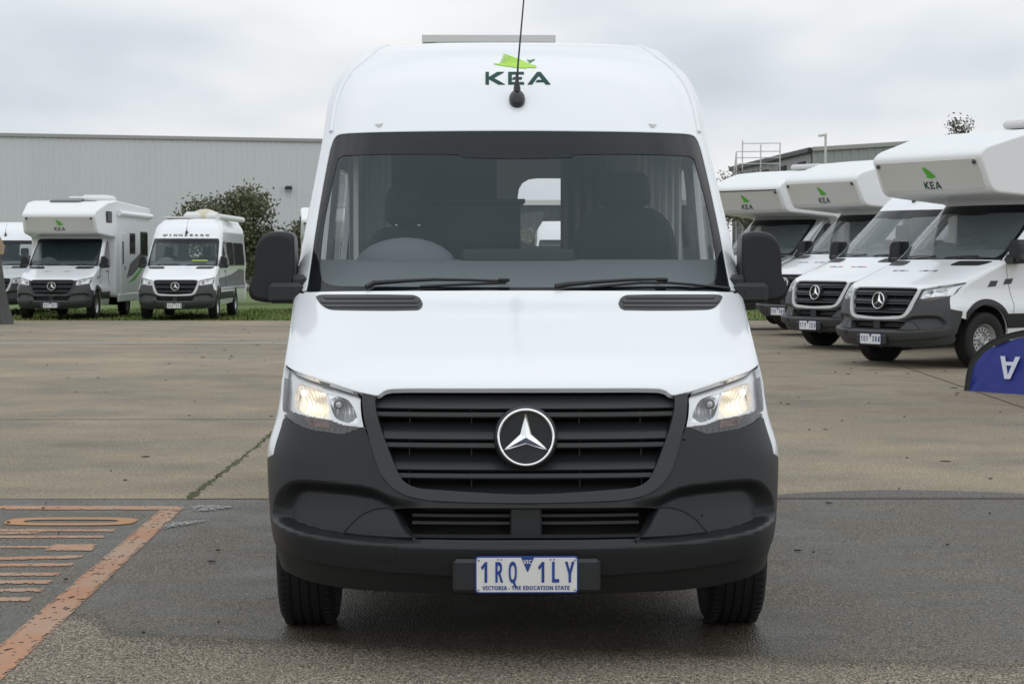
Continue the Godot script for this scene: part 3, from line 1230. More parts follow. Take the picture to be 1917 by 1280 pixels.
	for k in 4:
		var b: Array = blades[k]
		put("slat", cached("blade%d" % k, func() -> Mesh: return front_bar([Vector2(b[1], -0.085), Vector2(b[1] + 0.004, -0.075), Vector2(b[1] * 0.5, -0.028), Vector2(0.006, 0.0), Vector2(0.0, -0.004), Vector2(-0.002, -0.05)], b[0], -b[2], b[2], 0.016)), mat.plastic_smooth, g)
		if k < 3:
			put("slat_lip", cached("lip%d" % k, func() -> Mesh: return front_bar([Vector2(-0.007, -0.02), Vector2(-0.009, 0.002), Vector2(-0.024, 0.007), Vector2(-0.030, 0.002), Vector2(-0.030, -0.02)], b[0], -b[2], b[2], 0.016)), mat.plastic_smooth, g)
	var rb := 0
	for b in blades.slice(0, 3):
		for x in [-0.43, -0.2, 0.2, 0.43]:
			put("slat_rib", cached("rib%d" % rb, func() -> Mesh: return box_mesh(Vector3(x, b[0] - 0.03, front_z(x, b[0]) - 0.07), Vector3(0.004, 0.09, 0.05))), mat.plastic_smooth, g)
			rb += 1
	star_parts(o)
	for s in [-1.0, 1.0]:
		front_headlight(o, s, opt.get("lit", false))
	# bonnet vents
	for s in [-1.0, 1.0]:
		var key := "l" if s < 0 else "r"
		var v := put("bonnet_vent", cached("vent" + key, func() -> Mesh: return panel([smooth(side_of(VENT, s), 3)], 0.02, 0.0065, 0.004)), mat.plastic_smooth, o)
		for k in 3:
			var py: float = [559.5, 568, 576][k]
			put("slat", cached("vent_slat" + key + str(k), func() -> Mesh: return panel([side_of([[604, 598, 606][k], py - 1.6, [776, 784, 783][k], py - 1.6, [774, 780, 781][k], py + 1.8, [607, 602, 612][k], py + 1.8], s)], 0.03, 0.010, 0.004)), mat.plastic_black, v)
	# windscreen
	var ws := put("windscreen", cached("wind_glass", func() -> Mesh: return panel([grow(smooth(both(CLEAR), 3), 0.004)], 0.06, -0.009, 0.0)), opt.get("glass", mat.windscreen), o)
	put("windscreen_border", cached("wind_frit", func() -> Mesh: return panel([smooth(both(WIND), 3), smooth(both(CLEAR), 3)], 0.03, -0.006, 0.004)), mat.frit, ws)
	for s in [0, 1]:
		var wp := Node3D.new()
		wp.name = numbered(o, "wiper")
		o.add_child(wp, true)
		var arm: Array = [[684, 541, 700, 533, 760, 529, 812, 526.5, 880, 527.5, 935, 529.5], [1040, 540, 1060, 536, 1120, 531, 1180, 527, 1225, 526, 1245, 527]][s]
		var blade: Array = [[785, 538, 850, 534.5, 948, 530.5], [1105, 539.5, 1200, 530.5, 1252, 530.5, 1300, 534, 1368, 541]][s]
		for k in 2:
			put(["arm", "blade"][k], cached("wiper%d%d" % [s, k], func() -> Mesh:
				var pts := []
				for q in outline(arm if k == 0 else blade):
					pts.push_back(surf(q.x, q.y) + surf_n(q.x, q.y) * (0.012 if k == 0 else 0.006))
				return tube_mesh(pts, [0.011, 0.011, 0.008, 0.007, 0.006] if k == 0 else [0.006], 8)), mat.plastic_smooth, wp)
		put("clip", cached("wiper_clip%d" % s, func() -> Mesh:
			var q := trace([943, 1240][s], [528.5, 527.5][s])
			return box_mesh(surf(q.x, q.y) + surf_n(q.x, q.y) * 0.014, Vector3(0.05, 0.016, 0.025), 0.005)), mat.plastic_black, wp)

func mirrors(o: Node3D) -> void:
	for s in [-1.0, 1.0]:
		var m := Node3D.new()
		m.name = numbered(o, "mirror")
		o.add_child(m, true)
		var key := "l" if s < 0 else "r"
		put("mirror_cap", cached("mirror_cap" + key, func() -> Mesh:
			# housing seen from the front, bulging forwards
			var f := []
			for q in [[0.972, 1.405], [0.974, 1.59], [0.985, 1.613], [1.02, 1.622], [1.075, 1.619], [1.112, 1.60], [1.135, 1.565], [1.145, 1.50], [1.148, 1.43], [1.16, 1.405], [1.17, 1.385], [1.172, 1.355], [1.160, 1.33], [1.13, 1.318], [1.07, 1.312], [0.985, 1.322]]:
				f.push_back(Vector2(s * q[0], q[1]))
			var poly := smooth(PackedVector2Array(f), 3)
			var q2 := Mb.new()
			var c := Vector2(s * 1.07, 1.46)
			var rows := []
			var norms := []
			for k in 10:
				var a := minf(PI / 2 * k / 6.0, PI / 2)
				var z := -1.46 + 0.06 * cos(a) - (0.05 * (k - 6) if k > 6 else 0.0)
				var sc := 0.84 + 0.16 * sin(a)
				var row := PackedVector3Array()
				var nor := PackedVector3Array()
				for i in poly.size() + 1:
					var p := c + (poly[i % poly.size()] - c) * sc
					row.push_back(Vector3(p.x, p.y, z))
					var e := poly[(i + 1) % poly.size()] - poly[(i + poly.size() - 1) % poly.size()]
					var o2 := Vector2(e.y, -e.x).normalized()
					if o2.dot(poly[i % poly.size()] - c) < 0.0:
						o2 = -o2
					nor.push_back(Vector3(o2.x * sin(a), o2.y * sin(a), cos(a)).normalized())
				rows.push_back(row)
				norms.push_back(nor)
			q2.grid(rows, norms)
			var idx := Geometry2D.triangulate_polygon(poly)
			for e in [[0, 1.0], [9, -1.0]]:
				var row: PackedVector3Array = rows[e[0]]
				for i in range(0, idx.size(), 3):
					q2.face([row[idx[i]], row[idx[i + 1]], row[idx[i + 2]]], Vector3(0, 0, e[1]))
			return q2.mesh()), mat.plastic_black, m)
		put("mirror_glass", cached("mirror_glass" + key, func() -> Mesh: return box_mesh(Vector3(s * 1.06, 1.47, -1.602), Vector3(0.13, 0.24, 0.006))), mat.chrome, m)
		put("mirror_arm", cached("mirror_arm" + key, func() -> Mesh:
			var q := Mb.new()
			q.box(Vector3(s * 1.005, 1.355, -1.425), Vector3(0.15, 0.088, 0.13), 0.016)
			q.box(Vector3(s * 0.955, 1.375, -1.5), Vector3(0.08, 0.12, 0.2), 0.02)
			return q.mesh()), mat.plastic_smooth, m)

func half_round(cy: float, cz: float, r: float, from: float, to: float, k := 14) -> Array:
	var out := []
	for i in k + 1:
		var a := lerpf(from, to, float(i) / k)
		out.push_back(Vector2(cz + r * cos(a), cy + r * sin(a)))
	return out

# side of the body from the front wings back to z_end; top is the height it reaches
func body_side(o: Node3D, s: float, z_end: float, top: float, id: String, body: Material, opt := {}) -> void:
	var outer := PackedVector2Array()
	var y := 0.64
	while y < top:
		outer.push_back(Vector2(side_front(y), y))
		y += 0.03
	outer.push_back(Vector2(side_front(top), top))
	outer.push_back(Vector2(z_end, top))
	outer.push_back(Vector2(z_end, 0.34))
	if z_end < -5.2:
		for p in half_round(0.37, -4.66, 0.42, PI, 0.0):
			outer.push_back(p)
	outer.push_back(Vector2(-1.44, 0.34))
	for p in half_round(0.37, -1.0, 0.435, PI, 0.62):
		outer.push_back(p)
	var zb := -2.74 if z_end < -2.8 else -2.46
	var win := smooth(PackedVector2Array([Vector2(-1.74, 1.36), Vector2(-1.89, 1.56), Vector2(-2.21, 1.86), Vector2(-2.31, 1.95), Vector2(-2.40, 1.98), Vector2(zb + 0.02, 1.98), Vector2(zb, 1.94), Vector2(zb, 1.40), Vector2(zb + 0.08, 1.37)]), 2)
	var loops := [outer, win]
	var rear_wins := []
	for r in opt.get("windows", []):
		var p := fillet([Vector2(r[0], r[2]), Vector2(r[1], r[2]), Vector2(r[1], r[3]), Vector2(r[0], r[3])], 0.08)
		loops.push_back(p)
		rear_wins.push_back(p)
	var key := "%s%d" % [id, int(s)]
	put("side_panel", cached("side" + key, func() -> Mesh: return side_sheet(loops, s, 0.07, 0.0, 0.03)), body, o)
	var dw := put("door_window", cached("dwin" + key, func() -> Mesh: return side_sheet([win], s, 0.12, -0.012, 0.0)), opt.get("glass", mat.side_glass), o)
	put("window_seal", cached("dseal" + key, func() -> Mesh:
		var g := Geometry2D.offset_polygon(win, 0.03)
		return side_sheet([g[0], win], s, 0.05, 0.003, 0.006)), mat.rubber_seal, dw)
	if rear_wins.size():
		for i in rear_wins.size():
			put("side_window", cached("swin%d" % i + key, func() -> Mesh: return side_sheet([rear_wins[i]], s, 0.12, 0.004, 0.006)), opt.get("rear_glass", mat.tint_glass), o)
	put("wheel_liner", cached("liner%d" % int(s), func() -> Mesh:
		var q := Mb.new()
		var arc := half_round(0.37, -1.0, 0.44, 0.25, PI - 0.1, 20)
		for i in arc.size() - 1:
			var a := Vector3(s * 0.95, arc[i].y, arc[i].x)
			var b := Vector3(s * 0.95, arc[i + 1].y, arc[i + 1].x)
			q.face([a, b, Vector3(s * 0.6, b.y, b.z), Vector3(s * 0.6, a.y, a.z)], Vector3(0, 0.37, -1.0) - a)
			q.face([Vector3(s * 0.6, b.y, b.z), Vector3(s * 0.6, a.y, a.z), Vector3(s * 0.6, 0.37, -1.0)], Vector3(s, 0, 0))
		return q.mesh()), mat.void_black, o)
	# shut lines of the door and its handle
	put("door_handle", cached("dhandle" + key, func() -> Mesh: return box_mesh(Vector3(s * (half_width(1.22) - 0.018), 1.22, minf(z_end + 0.22, -2.1) if z_end > -2.8 else -2.6), Vector3(0.03, 0.035, 0.2), 0.01)), mat.plastic_smooth, o)
	var gi := 0
	for line in [[Vector2(-1.47, 0.5), Vector2(-1.52, 0.8), Vector2(-1.36, 1.36)], [Vector2(maxf(z_end + 0.02, -2.86), 0.42), Vector2(maxf(z_end + 0.02, -2.86), 2.05)]]:
		put("door_gap", cached("dgap%d" % gi + key, func() -> Mesh:
			var pts := []
			for i in line.size() - 1:
				for k in 9:
					var p: Vector2 = line[i].lerp(line[i + 1], k / 8.0)
					pts.push_back(Vector3(s * (half_width(p.y) - 0.025 * smoothstep(-1.1, -1.7, p.x) * smoothstep(1.5, 1.2, p.y) + 0.0005), p.y, p.x))
			return tube_mesh(pts, [0.004], 4)), mat.void_black, o)
		gi += 1
	put("arch_trim", cached("archtrim%d" % int(s), func() -> Mesh:
		var loop := PackedVector2Array(half_round(0.37, -1.0, 0.432, 0.55, PI - 0.3, 18))
		var o2 := half_round(0.37, -1.0, 0.50, 0.75, PI - 0.27, 18)
		o2.reverse()
		for p in o2:
			loop.push_back(p)
		return side_sheet([loop], s, 0.04, 0.012, 0.014)), mat.plastic_black, o)
	put("lower_trim", cached("ltrim" + key, func() -> Mesh:
		var zz := maxf(z_end, -4.2)
		return side_sheet([PackedVector2Array([Vector2(-1.452, 0.50), Vector2(zz, 0.50), Vector2(zz, 0.68), Vector2(-1.36, 0.68)])], s, 0.1, 0.008, 0.008)), mat.plastic_black, o)

# ---------- shared fittings ----------
func sub(o: Node3D, called: String, at := Vector3.ZERO, turn := Vector3.ZERO) -> Node3D:
	var n := Node3D.new()
	n.name = numbered(o, called)
	n.position = at
	n.rotation = turn
	o.add_child(n, true)
	return n

func number_plate(o: Node3D, words: String, ink: Material, slogan: bool) -> void:
	var p := sub(o, "number_plate", Vector3(0.0, 0.362, 0.049))
	var r := fillet([Vector2(-0.186, -0.067), Vector2(0.186, -0.067), Vector2(0.186, 0.067), Vector2(-0.186, 0.067)], 0.012)
	put("plate_rim", cached("plate_rim", func() -> Mesh:
		var q := Mb.new()
		q.prism(r, Transform3D.IDENTITY, 0.008, 0.001)
		return q.mesh()), ink, p)
	put("plate_face", cached("plate_face", func() -> Mesh:
		var q := Mb.new()
		q.prism(fillet([Vector2(-0.181, -0.062), Vector2(0.181, -0.062), Vector2(0.181, 0.062), Vector2(-0.181, 0.062)], 0.01), Transform3D(Basis.IDENTITY, Vector3(0, 0, 0.0016)), 0.001)
		return q.mesh()), mat.plate_white, p)
	var xs := [-0.151, -0.102, -0.051, 0.055, 0.102, 0.155]
	var chars := words.replace(" ", "")
	for i in chars.length():
		var c := chars[i]
		var t := cached("char" + c, func() -> Mesh: return text_mesh(c, 0.104, 0.002, true))
		var wide := {"1": 0.62, "I": 0.7, "W": 0.36, "M": 0.38, "Q": 0.44, "R": 0.50, "L": 0.60, "Y": 0.56}
		put("plate_letter", t, ink, p, Transform3D(Basis.from_scale(Vector3(wide.get(c, 0.5), 1.0, 1.0)), Vector3(xs[i], 0.008 if slogan else 0.0, 0.0028)))
	put("plate_badge", cached("plate_badge", func() -> Mesh: return flat_polys([PackedVector2Array([Vector2(-0.024, 0.0655), Vector2(0.024, 0.0655), Vector2(0.002, 0.012), Vector2(-0.002, 0.012)])], 0.001)), mat.plate_blue if slogan else ink, p, Transform3D(Basis.IDENTITY, Vector3(0.003, 0, 0.003)))
	if slogan:
		put("state_letters", text_mesh("VIC", 0.019, 0.001, true), mat.plate_white, p, Transform3D(Basis.IDENTITY, Vector3(0.003, 0.047, 0.0038)))
		put("slogan", text_mesh("VICTORIA - THE EDUCATION STATE", 0.0205, 0.001, true), ink, p, Transform3D(Basis.from_scale(Vector3(0.94, 1, 1)), Vector3(-0.002, -0.0475, 0.0032)))
		for x in [-0.174, 0.174]:
			for y in [-0.054, 0.054]:
				put("screw", cached("screw", func() -> Mesh:
					var q := Mb.new()
					q.ball(Vector3.ZERO, Vector3(0.0045, 0.0045, 0.002), 10)
					return q.mesh()), mat.screw, p, Transform3D(Basis.IDENTITY, Vector3(x, y, 0.003)))
		for x in [-0.104, -0.092, 0.086, 0.098]:
			put("hole", cached("plate_hole", func() -> Mesh:
				var q := Mb.new()
				q.ball(Vector3.ZERO, Vector3(0.0028, 0.0028, 0.0006), 8)
				return q.mesh()), mat.void_black, p, Transform3D(Basis.IDENTITY, Vector3(x, 0.055, 0.003)))

func antenna(o: Node3D, length: float) -> void:
	var a := sub(o, "antenna")
	var q := trace(968, 187)
	var at := surf(q.x, q.y)
	put("antenna_base", cached("aerial_base", func() -> Mesh:
		var m := Mb.new()
		var n := surf_n(q.x, q.y)
		var up := Vector3(0, n.z, -n.y).normalized()
		var b := Basis(Vector3.RIGHT, up, n)
		m.ball(at + n * 0.012, Vector3(0.038, 0.060, 0.035), 20, b)
		m.lathe([Vector2(0.018, 0.0), Vector2(0.016, 0.03), Vector2(0.009, 0.06), Vector2(0.006, 0.10)], Transform3D(Basis(Vector3.RIGHT, Vector3(0, 1, -0.25).normalized(), Vector3(0, 0.25, 1).normalized()), at + n * 0.03 + up * 0.02), 16)
		return m.mesh()), mat.plastic_smooth, a)
	var foot := at + surf_n(q.x, q.y) * 0.03 + Vector3(0, 0.02, 0)
	put("antenna_rod", tube_mesh([foot, foot + Vector3(0.004, 0.12, -0.035), foot + Vector3(0.085, 1.0, -0.30) * length], [0.008, 0.005, 0.0028, 0.0022], 6), mat.plastic_smooth, a)

func kea_letters() -> Array:
	return [
		[[808, 326, 823, 326, 823, 350, 862, 326, 893, 326, 845, 354, 897, 383, 868, 383, 823, 358, 823, 383, 808, 383]],
		[[913, 326, 985, 326, 985, 336, 929, 336, 929, 373, 986, 373, 986, 383, 913, 383], [937, 350, 977, 350, 974, 360, 930, 360]],
		[[1003, 383, 1047, 326, 1062, 326, 1108, 383, 1087, 383, 1078, 372, 1040, 372, 1047, 363, 1071, 363, 1054, 342, 1023, 383]],
	]

func lime_bird() -> Array:
	var out := [
		[916, 293, 940, 286, 968, 276, 985, 275, 1003, 284, 1022, 293, 1038, 294, 1043, 298, 1041, 304, 1034, 307, 1015, 304, 992, 308, 962, 306, 935, 303, 905, 297],
		[845, 287, 872, 287, 918, 294, 930, 301, 900, 298, 862, 292],
	]
	for k in 6:
		var a := Vector2(891 - 3.5 * k, 241 + 8.6 * k)
		var b := Vector2(982 - 9.0 * k, 274 + 3.2 * k)
		var n := Vector2(-(b - a).y, (b - a).x).normalized()
		var p: Vector2 = a + Vector2(2, 3)
		out.push_back([a.x, a.y, (a + (b - a) * 0.5 - n * 1.2).x, (a + (b - a) * 0.5 - n * 1.2).y, b.x, b.y, (b + n * 4.0).x, (b + n * 4.0).y, (p + (b - a) * 0.5).x, (p + (b - a) * 0.5 + n * 1.5).y, p.x, p.y])
	return out

func crest() -> Array:
	return [[1000, 269, 1010, 272, 1034, 267, 1036, 269, 1022, 277, 1012, 284, 1008, 283, 1012, 277, 1001, 272]]

func on_roof(polys: Array) -> ArrayMesh:
	var all := Mb.new()
	for p in polys:
		var flat := []
		for i in range(0, p.size(), 2):
			flat.push_back(p[i] / 2.4577 + 580.0)
			flat.push_back(p[i + 1] / 2.4577)
		var m := panel([outline(flat)], 0.02, 0.0035, 0.002)
		var a := m.surface_get_arrays(0)
		all.v.append_array(a[Mesh.ARRAY_VERTEX])
		all.n.append_array(a[Mesh.ARRAY_NORMAL])
	return all.mesh()

# the mark on the overcab panels: letters under a bird taking off; unit: width of the word
func kea_flat(o: Node3D, xf: Transform3D) -> void:
	var l := sub(o, "logo")
	l.transform = xf
	var letters := kea_letters()
	for i in 3:
		put("letter", cached("kea_flat%d" % i, func() -> Mesh:
			var polys := []
			for p in letters[i]:
				var v := PackedVector2Array()
				for k in range(0, p.size(), 2):
					v.push_back(Vector2((p[k] - 958.0) / 300.0, (354.0 - p[k + 1]) / 300.0 * 1.85))
				polys.push_back(v)
			return flat_polys(polys, 0.004)), mat.kea_green, l)
	put("bird", cached("kea_bird", func() -> Mesh:
		var v := PackedVector2Array()
		for q in [[390, 205], [402, 209], [416, 219], [426, 230], [431, 238], [437, 240], [443, 244], [436, 246], [441, 255], [432, 251], [424, 257], [409, 255], [397, 250], [393, 246], [404, 244], [397, 234], [391, 221]]:
			v.push_back(Vector2((q[0] - 414.0) / 82.0, (292.0 - q[1]) / 82.0 * 0.88 - 0.05))
		return flat_polys([v], 0.004)), mat.bird_green, l)

func seat(o: Node3D, x: float, z: float, w: float, back_top: float, head: Array) -> void:
	var s := sub(o, "seat")
	put("seat_back", box_back(x, z, w, back_top), mat.fabric_dark, s)
	put("seat_cushion", box_mesh(Vector3(x, 0.95, z + 0.25), Vector3(w, 0.16, 0.5), 0.05), mat.fabric_dark, s)
	var q := Mb.new()
	q.prism(fillet([Vector2(x - head[0] * 0.5, head[1]), Vector2(x + head[0] * 0.5, head[1]), Vector2(x + head[0] * 0.42, head[2]), Vector2(x - head[0] * 0.42, head[2])], 0.05), Transform3D(Basis.IDENTITY, Vector3(0, 0, z + 0.04)), 0.12, 0.03)
	put("headrest", q.mesh(), mat.fabric_dark, s)
	for d in [-0.055, 0.055]:
		put("headrest_post", tube_mesh([Vector3(x + d, back_top - 0.05, z - 0.02), Vector3(x + d, head[1] + 0.05, z - 0.02)], [0.008], 6), mat.chrome_soft, s)

func box_back(x: float, z: float, w: float, top: float) -> ArrayMesh:
	var q := Mb.new()
	q.prism(smooth(PackedVector2Array([Vector2(x - w * 0.5, 0.95), Vector2(x + w * 0.5, 0.95), Vector2(x + w * 0.5, 1.40), Vector2(x + w * 0.44, top - 0.10), Vector2(x + w * 0.26, top), Vector2(x - w * 0.26, top), Vector2(x - w * 0.44, top - 0.10), Vector2(x - w * 0.5, 1.40)]), 3), Transform3D(Basis.IDENTITY, Vector3(0, 0, z + 0.06)), 0.16, 0.03)
	return q.mesh()

func curtain(o: Node3D, x: float, z0: float, z1: float, y0: float, y1: float, m: Material, along_x := false) -> void:
	var q := Mb.new()
	var rows := []
	var norms := []
	for y in [y0, y1]:
		var row := PackedVector3Array()
		var nor := PackedVector3Array()
		for k in 49:
			var t := k / 48.0
			var wv := 0.022 * sin(t * 42.0) + 0.008 * sin(t * 91.0)
			var sl := cos(t * 42.0)
			if along_x:
				row.push_back(Vector3(lerpf(z0, z1, t), y, x + wv))
				nor.push_back(Vector3(-sl, 0, 1).normalized())
			else:
				row.push_back(Vector3(x + wv, y, lerpf(z0, z1, t)))
				nor.push_back(Vector3(1, 0, -sl).normalized())
		rows.push_back(row)
		norms.push_back(nor)
	q.grid(rows, norms)
	put("curtain", q.mesh(), m, o)

func dashboard(o: Node3D) -> void:
	put("dashboard", cached("dash", func() -> Mesh:
		var q := Mb.new()
		var rows := []
		var norms := []
		for j in 9:
			var t := j / 8.0
			var row := PackedVector3Array()
			var nor := PackedVector3Array()
			for k in 25:
				var x := lerpf(-0.9, 0.9, k / 24.0)
				var z0 := front_z(x, 1.40) - 0.05
				var p := Vector3(x, 1.365 + 0.135 * smoothstep(0.0, 1.0, minf(t / 0.75, 1.0)), lerpf(z0, -1.78 - 0.06 * cos(x * 1.6), minf(t / 0.75, 1.0)))
				if j == 7:
					p += Vector3(0, -0.03, -0.035)
				if j == 8:
					p += Vector3(0, -0.6, -0.05)
				row.push_back(p)
				nor.push_back(Vector3(0, 1, 0.25).normalized() if j < 7 else Vector3(0, 0.2, -1).normalized())
			rows.push_back(row)
			norms.push_back(nor)
		q.grid(rows, norms)
		return q.mesh()), mat.dash, o)
	put("instrument_hood", cached("inst", func() -> Mesh:
		var q := Mb.new()
		q.ball(Vector3(-0.505, 1.46, -1.84), Vector3(0.235, 0.14, 0.13), 24)
		return q.mesh()), mat.dash, o)
	put("centre_screen", cached("screen", func() -> Mesh: return box_mesh(Vector3(0.005, 1.515, -1.80), Vector3(0.52, 0.065, 0.05), 0.015)), mat.plastic_smooth, o)
	put("steering_wheel", cached("steer", func() -> Mesh:
		var pts := []
		for k in 25:
			var a := TAU * k / 24
			pts.push_back(Vector3(-0.5 + 0.19 * cos(a), 1.36 + 0.17 * sin(a), -2.0 - 0.07 * sin(a)))
		return tube_mesh(pts, [0.016], 8)), mat.plastic_smooth, o)

func rear_wall(o: Node3D, z: float) -> void:
	var outer := PackedVector2Array()
	var y := 0.4
	while y < 2.6:
		outer.push_back(Vector2(half_width(y), y))
		y += 0.05
	outer.push_back(Vector2(half_width(2.6), 2.6))
	var b := outer.duplicate()
	b.reverse()
	for p in b:
		outer.push_back(Vector2(-p.x, p.y))
	var wins := []
	for s in [-1.0, 1.0]:
		wins.push_back(fillet([Vector2(s * 0.10, 1.60), Vector2(s * 0.66, 1.60), Vector2(s * 0.64, 2.085), Vector2(s * 0.10, 2.085)], 0.14))
	var t := fill([outer, wins[0], wins[1]], 0.09)
	var pos := PackedVector3Array()
	var nor := PackedVector3Array()
	for p in t[0]:
		pos.push_back(Vector3(p.x, p.y, z))
		nor.push_back(Vector3(0, 0, 1))
	var w := put("rear_door", sheet(pos, nor, t[1], t[2], 0.05), mat.lining_light, o)
	for k in 2:
		var q := Mb.new()
		q.prism(wins[k], Transform3D(Basis.IDENTITY, Vector3(0, 0, z - 0.04)), 0.0)
		put("rear_window", q.mesh(), mat.lens, w)

func roof_top(o: Node3D, z_end: float, body: Material, top := 2.63) -> void:
	var q := Mb.new()
	var p := []
	for k in 21:
		p.push_back(surf(lerpf(-PI / 2, PI / 2, k / 20.0), top))
	for k in 20:
		var c := Vector3(0, top + 0.02, lerpf(p[k].z, p[k + 1].z, 0.5) * 0.5 + z_end * 0.5)
		q.face([p[k], p[k + 1], Vector3(p[k + 1].x, top, z_end), Vector3(p[k].x, top, z_end)], Vector3.UP)
	put("roof_panel", q.mesh(), body, o)

func van_body(o: Node3D, body: Material, roof_paint: Material, windows: Array, id: String) -> void:
	put("cab_roof", cached("cab_roof", func() -> Mesh: return panel([cab_roof_loop(2.63)], 0.05, 0.0, 0.012)), roof_paint, o)
	roof_top(o, -6.9, roof_paint)
	for s in [-1.0, 1.0]:
		body_side(o, s, -6.9, 2.63, id, body, {"windows": windows, "glass": mat.clear_glass, "rear_glass": mat.side_glass} if id == "main" else {"windows": windows})
		put("roof_seam", cached("seam%d" % int(s), func() -> Mesh:
			var pts := []
			for k in 15:
				var y := lerpf(2.10, 2.61, k / 14.0)
				var th: float = s * lerpf(1.36, 1.20, pow(k / 14.0, 2.0))
				pts.push_back(surf(th, y) + surf_n(th, y) * 0.001)
			return tube_mesh(pts, [0.011], 8)), roof_paint, o)
	put("floor_pan", cached("floor_van", func() -> Mesh: return box_mesh(Vector3(0, 0.43, -3.75), Vector3(1.5, 0.1, 6.2), 0.02)), mat.void_black, o)
	for z in [-1.0, -4.66]:
		for s in [-1.0, 1.0]:
			wheel_parts(o, Vector3(s * 0.866, 0.352, z), s)

func build_front_van() -> void:
	var o := thing("campervan", "white high roof campervan facing the camera with headlights on", "campervan", VAN_AT, VAN_YAW)
	cab_front(o, {"lit": true})
	van_body(o, mat.paint_white, mat.paint_white, [[-4.25, -3.15, 1.45, 1.98], [-6.2, -4.8, 1.45, 1.98]], "main")
	mirrors(o)
	rear_wall(o, -6.9)
	number_plate(o, "1RQ 1LY", mat.plate_blue, true)
	antenna(o, 0.9)
	var l := sub(o, "logo")
	var letters := kea_letters()
	for i in 3:
		put("letter", on_roof(letters[i]), mat.kea_green, l)
	put("bird", on_roof(lime_bird()), mat.bird_lime, l)
	for x in [-1.0, 1.0]:
		var sc := PackedVector2Array()
		for q in [[700, 231], [716, 229], [712, 235], [707, 237]]:
			var t := trace(q[0], q[1])
			sc.push_back(Vector2(x * absf(t.x), t.y))
		put("scuff_mark", panel([sc], 0.02, 0.002, 0.001), mat.scuff, o)
	put("bird_crest", on_roof(crest()), mat.leaf_dark_green, l)
	put("undertray", box_mesh(Vector3(0, 0.34, -0.95), Vector3(1.15, 0.16, 1.1), 0.03), mat.void_black, o)
	# solar panel on feet, on the roof
	var sp := sub(o, "solar_panel", Vector3(-0.115, 2.79, -5.2))
	var q := Mb.new()
	for s in [-1.0, 1.0]:
		q.box(Vector3(s * 0.375, 0, 0), Vector3(0.03, 0.042, 1.5), 0.002)
		q.box(Vector3(0, 0, s * 0.765), Vector3(0.78, 0.042, 0.03), 0.002)
	put("frame", q.mesh(), mat.aluminium, sp)
	put("cells", box_mesh(Vector3(0, 0.012, 0), Vector3(0.72, 0.008, 1.5)), mat.solar_glass, sp)
	for x in [-0.36, 0.36]:
		for z in [-0.6, 0.7]:
			put("foot", box_mesh(Vector3(x, -0.085, z), Vector3(0.05, 0.13, 0.05), 0.004), mat.aluminium, sp)
	# cab interior
	dashboard(o)
	seat(o, -0.525, -2.62, 0.48, 1.655, [0.235, 1.675, 1.865])
	seat(o, 0.535, -2.42, 0.52, 1.745, [0.26, 1.755, 1.925])
	put("kitchen_cabinet", box_mesh(Vector3(-0.23, 1.12, -3.7), Vector3(0.56, 1.36, 0.5), 0.008), mat.cabinet, o)
	put("worktop", box_mesh(Vector3(-0.225, 1.815, -3.7), Vector3(0.60, 0.022, 0.54), 0.004), mat.plastic_smooth, o)
	put("wardrobe", box_mesh(Vector3(-0.49, 1.45, -4.6), Vector3(0.84, 2.1, 0.5), 0.008), mat.fabric_dark, o)
	put("overhead_locker", box_mesh(Vector3(0.0, 2.32, -4.6), Vector3(1.3, 0.34, 2.0), 0.01), mat.lining, o)
	put("headliner", box_mesh(Vector3(0, 2.10, -2.75), Vector3(1.4, 0.03, 0.9), 0.01), mat.fabric_dark, o)
	put("side_bench", box_mesh(Vector3(0.62, 1.0, -5.0), Vector3(0.4, 1.1, 2.4), 0.01), mat.cabinet, o)
	put("ceiling_lining", box_mesh(Vector3(0, 2.50, -5.05), Vector3(1.2, 0.02, 3.5)), mat.lining_light, o)
	put("tall_unit", box_mesh(Vector3(0.67, 1.3, -3.9), Vector3(0.24, 1.8, 0.4), 0.01), mat.lining, o)
	put("rear_view_mirror", box_mesh(Vector3(-0.0, 1.995, -2.02), Vector3(0.21, 0.058, 0.025), 0.015), mat.plastic_smooth, o)
	put("ceiling_console", box_mesh(Vector3(0.33, 2.05, -2.45), Vector3(0.22, 0.06, 0.2), 0.02), mat.lining, o)
	curtain(o, -0.80, -2.75, -3.1, 1.1, 2.15, mat.curtain)
	curtain(o, -2.95, -0.82, -0.62, 1.1, 2.15, mat.curtain, true)
	curtain(o, -2.80, 0.62, 0.85, 1.1, 2.15, mat.curtain, true)
	curtain(o, -5.4, 0.345, 0.85, 1.4, 2.15, mat.curtain_brown, true)

# ---------- the other vehicles ----------
func small_details(o: Node3D, plate: String, ink: Material, decals: Array) -> void:
	number_plate(o, plate, ink, false)
	mirrors(o)
	dashboard(o)
	seat(o, -0.5, -2.3, 0.48, 1.66, [0.24, 1.675, 1.87])
	seat(o, 0.5, -2.3, 0.48, 1.66, [0.24, 1.675, 1.87])
	if decals.size():
		for s in [-1.0, 1.0]:
			for k in 4:
				var x0: float = 0.10 + 0.075 * k
				var q := PackedVector2Array()
				for c in [[x0, 1.215], [x0 + 0.055, 1.212], [x0 + 0.065, 1.226], [x0 + 0.012, 1.229]]:
					q.push_back(Vector2(theta_of(s * c[0], c[1]), c[1]))
				put("bonnet_decal", cached("decal%d%d" % [k, int(s)], func() -> Mesh: return panel([q], 0.03, 0.006, 0.001)), decals[k % decals.size()], o)

